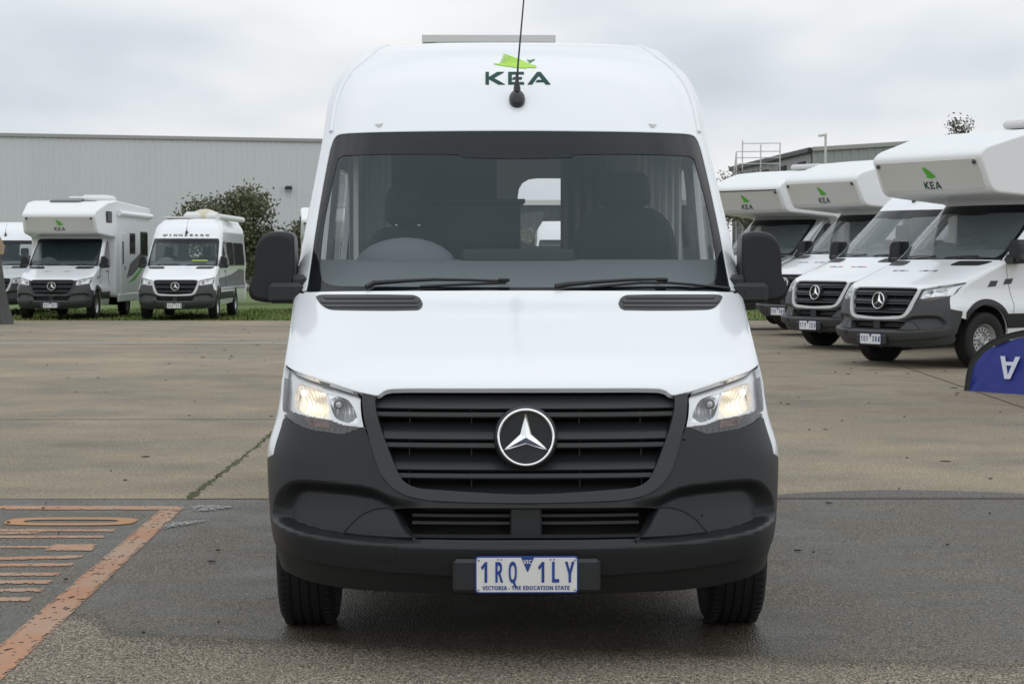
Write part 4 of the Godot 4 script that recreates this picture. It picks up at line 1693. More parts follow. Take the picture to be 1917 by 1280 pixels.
func motorhome(called: String, label: String, group: String, at: Vector3, turn: float, plate: String, opt: Dictionary) -> Node3D:
	var o := thing(called, label, "motorhome", at, turn, group)
	cab_front(o, {"grille": opt.get("grille", mat.plastic_grey), "paint": opt.get("cab", mat.paint_white), "bumper": mat.plastic_dusty, "glass": opt.get("glass", mat.windscreen)})
	put("cab_roof", cached("cab_low", func() -> Mesh: return panel([cab_roof_loop(2.17)], 0.05, 0.0, 0.012)), opt.get("cab", mat.paint_white), o)
	for s in [-1.0, 1.0]:
		body_side(o, s, -2.52, 2.16, "home", opt.get("cab", mat.paint_white))
	var shell := put("body_shell", cached("shell", func() -> Mesh:
		var p := fillet([Vector2(-1.10, 2.21), Vector2(-0.87, 2.69), Vector2(-0.99, 2.79), Vector2(-1.85, 3.04), Vector2(-2.7, 3.12), Vector2(-7.1, 3.02), Vector2(-7.1, 0.52), Vector2(-2.50, 0.52), Vector2(-2.50, 2.12)], 0.13, 4)
		return extrude_x(p, 1.14, 0.055, 4, 0.84)), mat.fibreglass, o)
	# the panel on the face of the overcab
	var up := Vector3(0, 0.48, 0.23).normalized()
	var out := Vector3.RIGHT.cross(up)
	var face := Transform3D(Basis(Vector3.RIGHT, up, out), Vector3(0, 2.45, -0.985))
	put("overcab_panel", cached("alcove_face", func() -> Mesh:
		var q := Mb.new()
		q.prism(fillet([Vector2(-0.88, -0.20), Vector2(0.88, -0.20), Vector2(0.885, 0.215), Vector2(-0.885, 0.215)], 0.04), Transform3D(face.basis, face.origin + out * 0.012), 0.02, 0.003)
		return q.mesh()), mat.fibreglass_beige, shell)
	for s in [-1.0, 1.0]:
		var q := Mb.new()
		q.ball(face * Vector3(s * 0.845, 0.175, 0.016), Vector3(0.035, 0.035, 0.015), 12)
		put("marker_light", q.mesh(), mat.lamp_dark, shell)
	kea_flat(o, Transform3D(face.basis.scaled(Vector3.ONE * 0.29), face * Vector3(opt.get("logo_x", 0.0), -0.125, 0.018)))
	if opt.get("trim", false):
		put("overcab_trim", box_mesh(face * Vector3(0, 0.222, 0.01), Vector3(1.76, 0.02, 0.02), 0.004, face.basis), mat.plastic_smooth, shell)
	# camper side: windows, door, locker lines, awning
	for s in [-1.0, 1.0]:
		for w in [[-4.55, 0.62, 1.98, 0.5], [-6.1, 0.9, 1.98, 0.62]]:
			var fr := put("camper_window", box_mesh(Vector3(s * 1.14, w[2], w[0]), Vector3(0.03, w[3] + 0.08, w[1] + 0.08), 0.012), mat.rubber_seal, shell)
			put("pane", box_mesh(Vector3(s * 1.152, w[2], w[0]), Vector3(0.012, w[3], w[1]), 0.004), mat.tint_glass, fr)
		put("skirt_panel", box_mesh(Vector3(s * 1.135, 0.50, -4.0), Vector3(0.05, 0.22, 2.6), 0.02), mat.fibreglass, shell)
		var sw := [[PackedVector2Array([Vector2(0.0, 0.0), Vector2(0.9, 0.10), Vector2(1.9, 0.36), Vector2(2.9, 0.82), Vector2(2.5, 0.86), Vector2(1.5, 0.62), Vector2(0.5, 0.40)]), 0], [PackedVector2Array([Vector2(0.15, -0.14), Vector2(1.2, -0.04), Vector2(2.3, 0.30), Vector2(3.05, 0.74), Vector2(2.0, 0.30), Vector2(1.0, 0.04)]), 1]]
		for k in 2:
			var q2 := Mb.new()
			q2.prism(sw[k][0], Transform3D(Basis(Vector3(0, 0, -1), Vector3.UP, Vector3(1, 0, 0)) if s > 0 else Basis(Vector3(0, 0, -1), Vector3.UP, Vector3(1, 0, 0)), Vector3(s * 1.1425 + (0.0 if s > 0 else 0.001), 1.02, -3.75)), 0.0015)
			put("side_decal", q2.mesh(), opt.get("stripes", [mat.decal_grey, mat.decal_pale])[k], shell)
	for s in [-1.0, 1.0]:
		var fr := put("overcab_window", box_mesh(Vector3(s * 1.085, 2.66, -1.95), Vector3(0.03, 0.30, 0.42), 0.012, Basis(Vector3.UP, s * -0.10)), mat.rubber_seal, shell)
		put("pane", box_mesh(Vector3(s * 1.098, 2.66, -1.95), Vector3(0.012, 0.22, 0.33), 0.004, Basis(Vector3.UP, s * -0.10)), mat.tint_glass, fr)
	var dr := put("camper_door", box_mesh(Vector3(1.138, 1.4, -3.3), Vector3(0.03, 1.75, 0.62), 0.02), mat.fibreglass, shell)
	put("door_window", box_mesh(Vector3(1.152, 1.72, -3.3), Vector3(0.012, 0.62, 0.16), 0.006), mat.tint_glass, dr)
	put("door_handle", box_mesh(Vector3(1.155, 1.3, -3.52), Vector3(0.02, 0.12, 0.06), 0.006), mat.plastic_smooth, dr)
	if opt.get("awning", false):
		put("awning", tube_mesh([Vector3(1.19, 2.78, -2.65), Vector3(1.19, 2.78, -6.9)], [0.075], 12), mat.fibreglass, shell)
	put("roof_hatch", box_mesh(Vector3(0.25, 3.17, -2.75), Vector3(0.75, 0.11, 0.6), 0.04), mat.white_plastic if opt.get("awning", false) else mat.galvanised, shell)
	if opt.get("cooler", false):
		put("roof_cooler", cached("cooler", func() -> Mesh: return box_mesh(Vector3(0.35, 3.2, -4.0), Vector3(0.75, 0.2, 1.1), 0.08)), mat.white_plastic, shell)
		put("roof_hatch", box_mesh(Vector3(-0.1, 3.105, -2.2), Vector3(0.8, 0.05, 0.5), 0.015, Basis(Vector3.RIGHT, 0.14)), mat.decal_grey, shell)
	if opt.get("solar", false):
		put("solar_panel", box_mesh(Vector3(0.3, 3.17, -3.2), Vector3(0.9, 0.03, 1.3), 0.005), mat.aluminium, shell)
	put("cab_bulkhead", cached("bulkhead", func() -> Mesh: return box_mesh(Vector3(0, 1.35, -2.44), Vector3(1.7, 1.6, 0.03))), mat.fabric_dark, o)
	put("chassis", cached("chassis", func() -> Mesh:
		var q := Mb.new()
		q.box(Vector3(0, 0.45, -3.9), Vector3(1.2, 0.14, 6.0), 0.02)
		q.tube([Vector3(-0.8, 0.35, -4.66), Vector3(0.8, 0.35, -4.66)], [0.08], 8)
		return q.mesh()), mat.void_black, o)
	for z in [-1.0, -4.66]:
		for s in [-1.0, 1.0]:
			wheel_parts(o, Vector3(s * 0.866, 0.352, z), s)
	put("side_decal", side_sheet([PackedVector2Array([Vector2(-1.05, 1.02), Vector2(-1.2, 1.03), Vector2(-1.24, 1.10), Vector2(-1.1, 1.10)])], 1.0, 0.1, 0.003, 0.001), opt.get("stripes", [mat.decal_grey])[0], o)
	put("side_decal", side_sheet([PackedVector2Array([Vector2(-1.34, 1.05), Vector2(-1.5, 1.06), Vector2(-1.54, 1.13), Vector2(-1.38, 1.12)])], 1.0, 0.1, 0.003, 0.001), opt.get("stripes", [mat.decal_grey])[0], o)
	small_details(o, plate, opt.get("ink", mat.plate_blue), opt.get("decals", []))
	return o

func plain_van(called: String, label: String, group: String, at: Vector3, turn: float, plate: String, opt: Dictionary) -> Node3D:
	var o := thing(called, label, "van", at, turn, group)
	cab_front(o, {"grille": opt.get("grille", mat.plastic_grey), "paint": opt.get("paint", mat.paint_white), "bumper": mat.plastic_dusty, "glass": opt.get("glass", mat.windscreen)})
	van_body(o, opt.get("paint", mat.paint_white), opt.get("roof", mat.paint_white), opt.get("windows", []), opt.get("id", "plain"))
	antenna(o, 0.3)
	small_details(o, plate, opt.get("ink", mat.plate_blue), opt.get("decals", []))
	rear_wall(o, -6.9)
	return o

func build_other_vehicles() -> void:
	var ga := "camper vehicles parked on the grass at left"
	var gb := "camper vehicles parked in a slanted row at right"
	motorhome("motorhome", "white overcab motorhome with green side stripes on the grass at left", ga, Vector3(-11.82, rise(50.3), -50.3), -0.02, "1UF 8XT", {"grille": mat.gloss_black, "awning": true, "cooler": true, "decals": [mat.decal_pale, mat.bird_green, mat.decal_dark], "stripes": [mat.decal_grey, mat.bird_green]})
	var w := plain_van("touring_van", "white touring van with letters above its windscreen and roof pods", ga, Vector3(-8.56, rise(49.8), -49.8), 0.015, "2AI 5TI", {"windows": [[-4.35, -2.93, 1.36, 2.0], [-6.6, -4.42, 1.36, 2.0]], "ink": mat.decal_dark, "id": "tour"})
	var i := 0
	for c in "WINNEBAGO":
		var y := 2.165
		var th := theta_of(-0.55 + 0.1375 * i, y)
		var b := Basis(Vector3.RIGHT, Vector3(0, 0.62, -0.78), Vector3(0, 0.78, 0.62))
		put("letter", cached("wide" + c, func() -> Mesh: return text_mesh(c, 0.12, 0.004, true)), mat.decal_dark, w, Transform3D(b.scaled_local(Vector3(1.25, 1, 1)), surf(th, y) + surf_n(th, y) * 0.012))
		i += 1
	put("roof_cooler", box_mesh(Vector3(-0.15, 2.72, -4.2), Vector3(0.42, 0.24, 0.6), 0.09), mat.white_plastic, w)
	put("roof_dome", cached("dome", func() -> Mesh:
		var q := Mb.new()
		q.ball(Vector3(0.1, 2.7, -4.9), Vector3(0.4, 0.24, 0.4), 20)
		return q.mesh()), mat.dome_cream, w)
	put("roof_cooler", box_mesh(Vector3(0.45, 2.72, -4.0), Vector3(0.36, 0.22, 0.6), 0.09), mat.white_plastic, w)
	put("solar_panel", box_mesh(Vector3(-0.42, 2.67, -3.7), Vector3(0.75, 0.05, 0.9), 0.01), mat.galvanised, w)
	put("awning", tube_mesh([Vector3(0.68, 2.69, -3.2), Vector3(0.95, 2.66, -6.4)], [0.08], 10), mat.white_plastic, w)
	put("side_stripe", side_sheet([PackedVector2Array([Vector2(-1.5, 0.74), Vector2(-6.85, 0.74), Vector2(-6.85, 1.24), Vector2(-5.6, 1.28), Vector2(-4.0, 1.12), Vector2(-1.4, 1.04)])], 1.0, 0.15, 0.004, 0.002), mat.decal_grey, w)
	put("safety_vest", box_mesh(Vector3(0.42, 1.50, -1.6), Vector3(0.42, 0.05, 0.1), 0.02), mat.hivis, w)
	plain_van("camper_van", "silver van with white roof cut off by the left edge", ga, Vector3(-14.52, rise(54.5), -54.5), 0.03, "1UB 4KR", {"paint": mat.paint_silver, "id": "silver"})
	motorhome("motorhome", "white overcab motorhome half hidden behind the front van's left mirror", ga, Vector3(-5.25, rise(57), -57.0), 0.0, "1UF 5XD", {"grille": mat.gloss_black})
	plain_van("camper_van", "white van seen through the front van's rear window", "", Vector3(1.62, rise(53), -53.0), 0.0, "1TO 8HD", {"id": "plain"})
	motorhome("motorhome", "nearest overcab motorhome with plate 1UF 8WM beside blue banner", gb, Vector3(4.60, rise(25.0), -25.0), -0.98, "1UF 8WM", {"glass": mat.windscreen_parked, "solar": true, "logo_x": 0.02, "decals": [mat.decal_pale, mat.decal_dark], "stripes": [mat.decal_dark, mat.decal_pale]})
	plain_van("camper_van", "white high roof van with red and blue bonnet decals between motorhomes", gb, Vector3(4.42, rise(29.1), -29.1), -1.0, "1TP 2QD", {"glass": mat.windscreen_parked, "decals": [mat.decal_red, mat.decal_pale, mat.decal_grey], "id": "plain"})
	motorhome("motorhome", "overcab motorhome with blue bonnet decals and plate 1UF 8WR", gb, Vector3(4.72, rise(34.6) + 0.07, -34.6), -1.0, "1UF 8WR", {"glass": mat.windscreen_parked, "grille": mat.gloss_black, "solar": true, "decals": [mat.decal_blue, mat.decal_pale]})
	motorhome("motorhome", "farthest overcab motorhome of the right row with black trim above its panel", gb, Vector3(3.95, rise(38.8) + 0.12, -38.8), -0.85, "1UF 2LP", {"glass": mat.windscreen_parked, "trim": true, "cab": mat.paint_silver})

# ---------- ground ----------
const SLAB_EDGE := 12.3
const GRASS_EDGE := 49.0

func rise(d: float) -> float:
	# the yard falls to a drain in front of the first slab row
	var a := 0.0
	if d > 12.3:
		a = 0.20 * smoothstep(11.5, 31.0, d) - 0.005 - 0.18 * smoothstep(32.0, 50.0, d)
	return a

func sheet_xz(x0: float, x1: float, d0: float, d1: float, nx: int, nd: int, up: float, uv_box: Rect2, uv2_scale: float) -> ArrayMesh:
	var q := Mb.new()
	for j in nd:
		for i in nx:
			var c := []
			for p in [[0, 0], [1, 0], [1, 1], [0, 1]]:
				var x := lerpf(x0, x1, float(i + p[0]) / nx)
				var d := lerpf(d0, d1, float(j + p[1]) / nd)
				c.push_back(Vector3(x, rise(d) + up, -d))
			for t in [[0, 1, 2], [0, 2, 3]]:
				var ps := [c[t[0]], c[t[1]], c[t[2]]]
				if (ps[1] - ps[0]).cross(ps[2] - ps[0]).y > 0.0:
					ps = [ps[0], ps[2], ps[1]]
				for p in ps:
					q.v.push_back(p)
					var e := (rise(-p.z + 0.2) - rise(-p.z - 0.2)) / 0.4
					q.n.push_back(Vector3(0, 1, e).normalized())
					q.uv.push_back(Vector2((p.x - uv_box.position.x) / uv_box.size.x, (-p.z - uv_box.position.y) / uv_box.size.y))
					q.uv2.push_back(Vector2(p.x, -p.z) * uv2_scale)
	return q.mesh()

func fbm(sd: int, freq: float, oct := 4) -> FastNoiseLite:
	var n := FastNoiseLite.new()
	n.seed = sd
	n.frequency = freq
	n.fractal_octaves = oct
	return n

func speckle_tile(sd: int, light: float) -> ImageTexture:
	# fine aggregate: stones a few millimetres across, two metres of ground
	var a := noise_image(1024, 0.42, sd, 2, FastNoiseLite.TYPE_VALUE)
	var b := noise_image(1024, 0.08, sd + 3, 3)
	var r := RandomNumberGenerator.new()
	r.seed = sd
	var da := a.get_data()
	var db := b.get_data()
	var out := PackedByteArray()
	out.resize(1024 * 1024 * 3)
	for i in 1024 * 1024:
		var v := 0.62 + light * ((da[i] - 128) / 255.0) + 0.28 * ((db[i] - 128) / 255.0)
		if da[i] > 190:
			v += 0.22
		elif da[i] < 70:
			v -= 0.18
		var w: float = clampf(v, 0.0, 1.0) * 255.0
		out[i * 3] = int(minf(w * 1.01, 255.0))
		out[i * 3 + 1] = int(w)
		out[i * 3 + 2] = int(w * 0.985)
	return ImageTexture.create_from_image(Image.create_from_data(1024, 1024, false, Image.FORMAT_RGB8, out))

func dry_edge(x: float) -> float:
	return along([-1.95, -1.86, -1.74, -1.62, -1.30, -0.9, -0.3, 0.5, 1.2, 2.0, 3.0], [8.30, 8.26, 8.20, 7.88, 7.74, 7.66, 7.5, 7.4, 7.3, 7.2, 7.1], x)

func build_ground() -> void:
	var r := RandomNumberGenerator.new()
	r.seed = 3
	# near asphalt: 8 m x 8 m picture of wetness and stains
	var n := 1024
	var big := fbm(21, 0.55, 4)
	var mid := fbm(22, 2.2, 4)
	var streak := fbm(23, 1.0, 4)
	var col := PackedByteArray()
	col.resize(n * n * 3)
	var rough := PackedByteArray()
	rough.resize(n * n)
	for j in n:
		var d := 5.0 + 8.0 * (j + 0.5) / n
		for i in n:
			var x := -4.0 + 8.0 * (i + 0.5) / n
			var b := big.get_noise_2d(x, d)
			var m := mid.get_noise_2d(x, d)
			var st := streak.get_noise_2d(x * 0.7, d * 3.0)
			var e := d - dry_edge(x) if x > -1.93 else 1.0
			var wet := smoothstep(-0.10, 0.10, e + 0.10 * m)
			wet *= clampf(0.86 + 0.5 * b + 0.25 * st, 0.35, 1.0)
			if x > 1.0:
				wet *= 1.0 - 0.35 * smoothstep(0.1, 0.5, st + b * 0.5) * smoothstep(1.0, 1.8, x)
			var rim := smoothstep(-0.22, -0.02, e) * smoothstep(0.12, -0.02, e) if x > -1.93 else 0.0
			var v := lerpf(0.60, 0.175, wet) * (1.0 + 0.10 * b + 0.12 * m) * (1.0 - 0.25 * rim)
			var w := clampf(0.95 - 0.52 * wet + 0.10 * m, 0.3, 1.0)
			var o := (j * n + i)
			var sr := pow(v, 1.0 / 2.2) * 255.0
			col[o * 3] = int(clampf(sr * lerpf(1.03, 1.045, wet), 0, 255))
			col[o * 3 + 1] = int(clampf(sr * lerpf(0.97, 0.985, wet), 0, 255))
			col[o * 3 + 2] = int(clampf(sr * lerpf(0.88, 0.86, wet), 0, 255))
			rough[o] = int(w * 255.0)
	var tile := speckle_tile(31, 1.05)
	var m := mk("asphalt", Color.WHITE, 1.0)
	m.metallic_specular = 0.42
	m.albedo_texture = ImageTexture.create_from_image(Image.create_from_data(n, n, false, Image.FORMAT_RGB8, col))
	m.roughness_texture = ImageTexture.create_from_image(Image.create_from_data(n, n, false, Image.FORMAT_L8, rough))
	m.detail_enabled = true
	m.detail_blend_mode = BaseMaterial3D.BLEND_MODE_MUL
	m.detail_albedo = tile
	m.detail_uv_layer = BaseMaterial3D.DETAIL_UV_2
	var grain := noise_image(2048, 0.40, 41, 2)
	m.heightmap_enabled = true
	m.heightmap_texture = ImageTexture.create_from_image(grain)
	m.heightmap_scale = 1.3
	# far concrete: 64 m x 40 m
	var c1 := fbm(51, 0.12, 4)
	var c2 := fbm(52, 0.5, 4)
	var c3 := fbm(53, 1.4, 3)
	for j in n:
		var d := 12.0 + 40.0 * (j + 0.5) / n
		for i in n:
			var x := -32.0 + 64.0 * (i + 0.5) / n
			var b := c1.get_noise_2d(x, d)
			var m2 := c2.get_noise_2d(x * 0.8, d * 1.3)
			var f := c3.get_noise_2d(x, d)
			var v := 0.60 * (1.0 + 0.24 * b + 0.28 * m2 + 0.14 * f)
			# tyre-worn dark drag marks in front of the right row
			if x > 2.0:
				v *= 1.0 - 0.28 * smoothstep(0.05, 0.4, m2 + 0.4 * f) * smoothstep(2.0, 3.0, x) * smoothstep(14.0, 20.0, d)
			var sr := pow(maxf(v, 0.02), 1.0 / 2.2) * 255.0
			var o := (j * n + i) * 3
			var warm := 0.03 * m2
			col[o] = int(clampf(sr * (1.045 + warm), 0, 255))
			col[o + 1] = int(clampf(sr * 0.972, 0, 255))
			col[o + 2] = int(clampf(sr * (0.845 - warm), 0, 255))
	var k := mk("concrete", Color.WHITE, 0.85)
	k.albedo_texture = ImageTexture.create_from_image(Image.create_from_data(n, n, false, Image.FORMAT_RGB8, col.duplicate()))
	k.detail_enabled = true
	k.detail_blend_mode = BaseMaterial3D.BLEND_MODE_MUL
	k.detail_albedo = speckle_tile(33, 0.15)
	k.detail_uv_layer = BaseMaterial3D.DETAIL_UV_2
	mk("earth", lin(0.16, 0.15, 0.12), 0.95)
	mk("joint", lin(0.075, 0.07, 0.055), 0.95)
	mk("sealer", lin(0.40, 0.41, 0.41), 0.7)
	kind(put("ground", sheet_xz(-400, 400, -60, 700, 40, 380, -0.075, Rect2(0, 0, 1, 1), 0.5), mat.earth), "structure")
	kind(put("asphalt_apron", sheet_xz(-20, 20, -19, SLAB_EDGE, 10, 40, 0.0, Rect2(-4, 5, 8, 8), 0.5), mat.asphalt), "structure")
	var yard := Node3D.new()
	yard.name = "concrete_yard"
	add_child(yard)
	kind(yard, "structure")
	put("joint_bed", sheet_xz(-44.4, 40.2, SLAB_EDGE + 0.005, GRASS_EDGE, 2, 60, -0.022, Rect2(0, 0, 1, 1), 1.0), mat.joint, yard)
	var rows := [SLAB_EDGE, 17.9, 24.4, 31.0, 37.4, 43.6, GRASS_EDGE]
	var cols := [-44.4, -37.3, -30.25, -23.2, -16.1, -9.07, -2.035, 4.99, 12.03, 19.07, 26.1, 33.1, 40.2]
	for j in rows.size() - 1:
		for i in cols.size() - 1:
			put("concrete_slab", sheet_xz(cols[i] + 0.009, cols[i + 1] - 0.009, rows[j] + 0.008, rows[j + 1] - 0.006, 4, 12, 0.004 + 0.003 * r.randf(), Rect2(-32, 12, 64, 40), 0.5), mat.concrete, yard)
	# moss and dirt in the long joint left of the van, and along the slab edge
	var q := Mb.new()
	for s in 260:
		var d: float = SLAB_EDGE + 0.02 + pow(r.randf(), 1.3) * 9.0
		var x := -2.035 + (r.randf() - 0.5) * 0.05
		q.ball(Vector3(x, rise(d) + 0.001, -d), Vector3(0.012 + 0.02 * r.randf(), 0.006 + 0.008 * r.randf(), 0.03 + 0.06 * r.randf()), 6)
	kind(tag(put("moss", q.mesh(), mat.moss), "green brown moss growing along the long slab joint", "moss"), "stuff")
	kind(put("sealed_line", sheet_xz(-9.0, -0.9, 31.0 - 0.09, 31.0 + 0.11, 30, 1, 0.0105, Rect2(0, 0, 1, 1), 1.0), mat.sealer), "structure")
	# damp hump spreading from the drain onto the slabs at right
	mk("powder", Color.WHITE, 0.9).vertex_color_use_as_albedo = true
	var damp := mk("damp", lin(0.135, 0.13, 0.12), 0.75)
	damp.albedo_texture = tile
	damp.albedo_color = lin(0.27, 0.26, 0.24)
	damp.uv1_triplanar = true
	damp.uv1_world_triplanar = true
	damp.uv1_scale = Vector3.ONE * 0.5
	var hump := Mb.new()
	var f := fill([smooth(PackedVector2Array([Vector2(1.45, 12.33), Vector2(4.3, 12.33), Vector2(3.6, 12.42), Vector2(3.0, 12.66), Vector2(2.45, 12.74), Vector2(1.9, 12.60)]), 4)], 0.08)
	for i in range(0, f[1].size(), 3):
		var ps := []
		for c in 3:
			var p: Vector2 = f[0][f[1][i + c]]
			ps.push_back(Vector3(p.x, rise(p.y) + 0.0095, -p.y))
		hump.tri(ps[0], ps[1], ps[2], Vector3.UP, Vector3.UP, Vector3.UP)
	kind(put("damp_patch", hump.mesh(), damp), "structure")
	build_markings(r)

func ground_poly(pts: Array, up: float) -> PackedVector3Array:
	var out := PackedVector3Array()
	for p in pts:
		out.push_back(Vector3(p[0], rise(p[1]) + up, -p[1]))
	return out

func paint_strip(q: Mb, poly: PackedVector2Array, up: float, worn: RandomNumberGenerator, cell := 0.03, wear := 0.05, dust := 0.0) -> void:
	# road paint worn to different strengths, with the odd chip gone
	var t := fill([poly], cell)
	var pts: PackedVector2Array = t[0]
	var idx: PackedInt32Array = t[1]
	var chip := fbm(77, 9.0, 4)
	var fade := fbm(78, 1.1, 4)
	q.tinted = true
	for i in range(0, idx.size(), 3):
		var g := (pts[idx[i]] + pts[idx[i + 1]] + pts[idx[i + 2]]) / 3.0
		if chip.get_noise_2d(g.x * 2.0, g.y) > 0.50 - wear or worn.randf() < wear * 0.15:
			continue
		if worn.randf() < 0.30 and poly_distance(g, poly) > -cell * 0.75:
			continue
		var f := []
		for k in 3:
			var p := pts[idx[i + k]]
			f.push_back(Vector3(p.x, up, -p.y))
		var w := clampf(0.45 + 1.2 * fade.get_noise_2d(g.x * 2.0, g.y) + 0.35 * chip.get_noise_2d(g.x * 5.0, g.y * 2.0), 0.0, 1.0)
		q.tint = Color(0.50, 0.215, 0.095).lerp(Color(0.48, 0.31, 0.20), w).lerp(Color(0.28, 0.25, 0.22), 0.55 * worn.randf())
		if dust > 0.0:
			q.tint = Color(0.46, 0.46, 0.455).lerp(Color(0.27, 0.265, 0.255), worn.randf())
			if worn.randf() < dust + 0.6 * smoothstep(-0.07, 0.0, poly_distance(g, poly)):
				continue
		q.tri(f[0], f[1], f[2], Vector3.UP, Vector3.UP, Vector3.UP)

func build_markings(r: RandomNumberGenerator) -> void:
	var q := Mb.new()
	paint_strip(q, PackedVector2Array([Vector2(-4.4, 11.98), Vector2(-2.02, 11.93), Vector2(-1.97, 11.80), Vector2(-2.0, 11.75), Vector2(-4.4, 11.79)]), 0.003, r, 0.025, 0.0)
	paint_strip(q, PackedVector2Array([Vector2(-2.115, 11.74), Vector2(-1.985, 11.74), Vector2(-1.80, 6.3), Vector2(-1.955, 6.3)]), 0.003, r, 0.018, 0.06)
	kind(tag(put("bay_marking", q.mesh(), mat.paint_orange), "worn orange painted corner line of a loading bay", "road marking"), "structure")
	# pale dusty smears of spilt powder by the corner
	var pw := Mb.new()
	paint_strip(pw, smooth(PackedVector2Array([Vector2(-2.0, 11.95), Vector2(-1.75, 11.98), Vector2(-1.66, 11.86), Vector2(-1.80, 11.62), Vector2(-1.93, 11.66)]), 3), 0.007, r, 0.018, 0.0, 0.42)
	paint_strip(pw, smooth(PackedVector2Array([Vector2(-1.99, 11.18), Vector2(-1.72, 11.30), Vector2(-1.76, 11.14), Vector2(-1.95, 10.80), Vector2(-1.98, 10.6)]), 3), 0.007, r, 0.018, 0.0, 0.42)
	kind(tag(put("powder", pw.mesh(), mat.powder), "whitish powder smeared by the corner of the orange marking", "powder"), "stuff")
	# tall letters inside the bay, seen from their side
	var letters := [
		[[], 11.22],
	]
	var ring := Mb.new()
	ring.tinted = true
	ring.tint = Color(0.46, 0.24, 0.11)
	var a := []
	var b := []
	for k in 41:
		var t := TAU * k / 40
		var e := 0.6
		var c := Vector2(signf(cos(t)) * pow(absf(cos(t)), e), signf(sin(t)) * pow(absf(sin(t)), e))
		a.push_back(Vector2(-2.53 + 0.375 * c.x, 11.22 + 0.175 * c.y))
		b.push_back(Vector2(-2.53 + 0.27 * c.x, 11.22 + 0.075 * c.y))
	for k in 40:
		ring.face([Vector3(a[k].x, 0.004, -a[k].y), Vector3(a[k + 1].x, 0.004, -a[k + 1].y), Vector3(b[k + 1].x, 0.004, -b[k + 1].y), Vector3(b[k].x, 0.004, -b[k].y)], Vector3.UP)
	var words := Node3D.new()
	words.name = "painted_letters"
	add_child(words)
	kind(tag(words, "large worn orange letters painted inside the loading bay", "road marking"), "structure")
	put("letter", ring.mesh(), mat.paint_orange, words)
	for bars in [
		[[[-3.4, 10.90], [-2.205, 10.90], [-2.20, 10.80], [-3.4, 10.80]], [[-3.4, 10.70], [-2.6, 10.80], [-2.6, 10.72], [-3.4, 10.60]], [[-3.4, 10.62], [-2.21, 10.64], [-2.205, 10.55], [-3.4, 10.54]]],
		[[[-3.4, 10.26], [-2.42, 10.25], [-2.42, 10.31], [-2.18, 10.31], [-2.17, 10.08], [-2.42, 10.08], [-2.42, 10.17], [-3.4, 10.17]]],
		[[[-3.4, 9.74], [-2.18, 9.93], [-2.17, 9.82], [-3.4, 9.62]], [[-3.4, 9.64], [-2.165, 9.66], [-2.16, 9.56], [-3.4, 9.53]]],
		[[[-3.4, 9.36], [-2.16, 9.37], [-2.155, 9.27], [-3.4, 9.26]]],
		[[[-3.4, 9.13], [-2.15, 9.14], [-2.145, 9.04], [-3.4, 9.03]]],
		[[[-3.4, 8.90], [-2.135, 8.91], [-2.13, 8.82], [-3.4, 8.81]]],
		[[[-3.4, 8.66], [-2.125, 8.67], [-2.12, 8.57], [-3.4, 8.56]]],
	]:
		var m := Mb.new()
		for p in bars:
			var v := PackedVector2Array()
			for w in p:
				v.push_back(Vector2(w[0], w[1]))
			paint_strip(m, v, 0.003, r, 0.022, -0.06)
		put("letter", m.mesh(), mat.paint_orange, words)

# ---------- buildings ----------
func ribbed_wall(a: Vector3, b: Vector3, y0: float, ya: float, yb: float, pitch: float, depth: float, sd: int) -> ArrayMesh:
	# trapezoid ribs of sheet cladding from a to b, top height going from ya to yb
	var q := Mb.new()
	q.tinted = true
	var r := RandomNumberGenerator.new()
	r.seed = sd
	var along_ := (b - a)
	var len_ := along_.length()
	var d := along_ / len_
	var out := Vector3(-d.z, 0, d.x)
	var n := int(len_ / pitch)
	var shade := 1.0
	for i in n:
		if i % 4 == 0:
			shade = 1.0 + (r.randf() - 0.5) * 0.07
		q.tint = Color(shade, shade, shade)
		var prof := [[0.0, 0.0], [0.60, 0.0], [0.68, depth], [0.90, depth], [1.0, 0.0]]
		for k in 4:
			var t0: float = (i + prof[k][0]) * pitch
			var t1: float = (i + prof[k + 1][0]) * pitch
			var p0: Vector3 = a + d * t0 + out * prof[k][1]
			var p1: Vector3 = a + d * t1 + out * prof[k + 1][1]
			q.face([Vector3(p0.x, y0, p0.z), Vector3(p1.x, y0, p1.z), Vector3(p1.x, lerpf(ya, yb, t1 / len_), p1.z), Vector3(p0.x, lerpf(ya, yb, t0 / len_), p0.z)], out)
	return q.mesh()

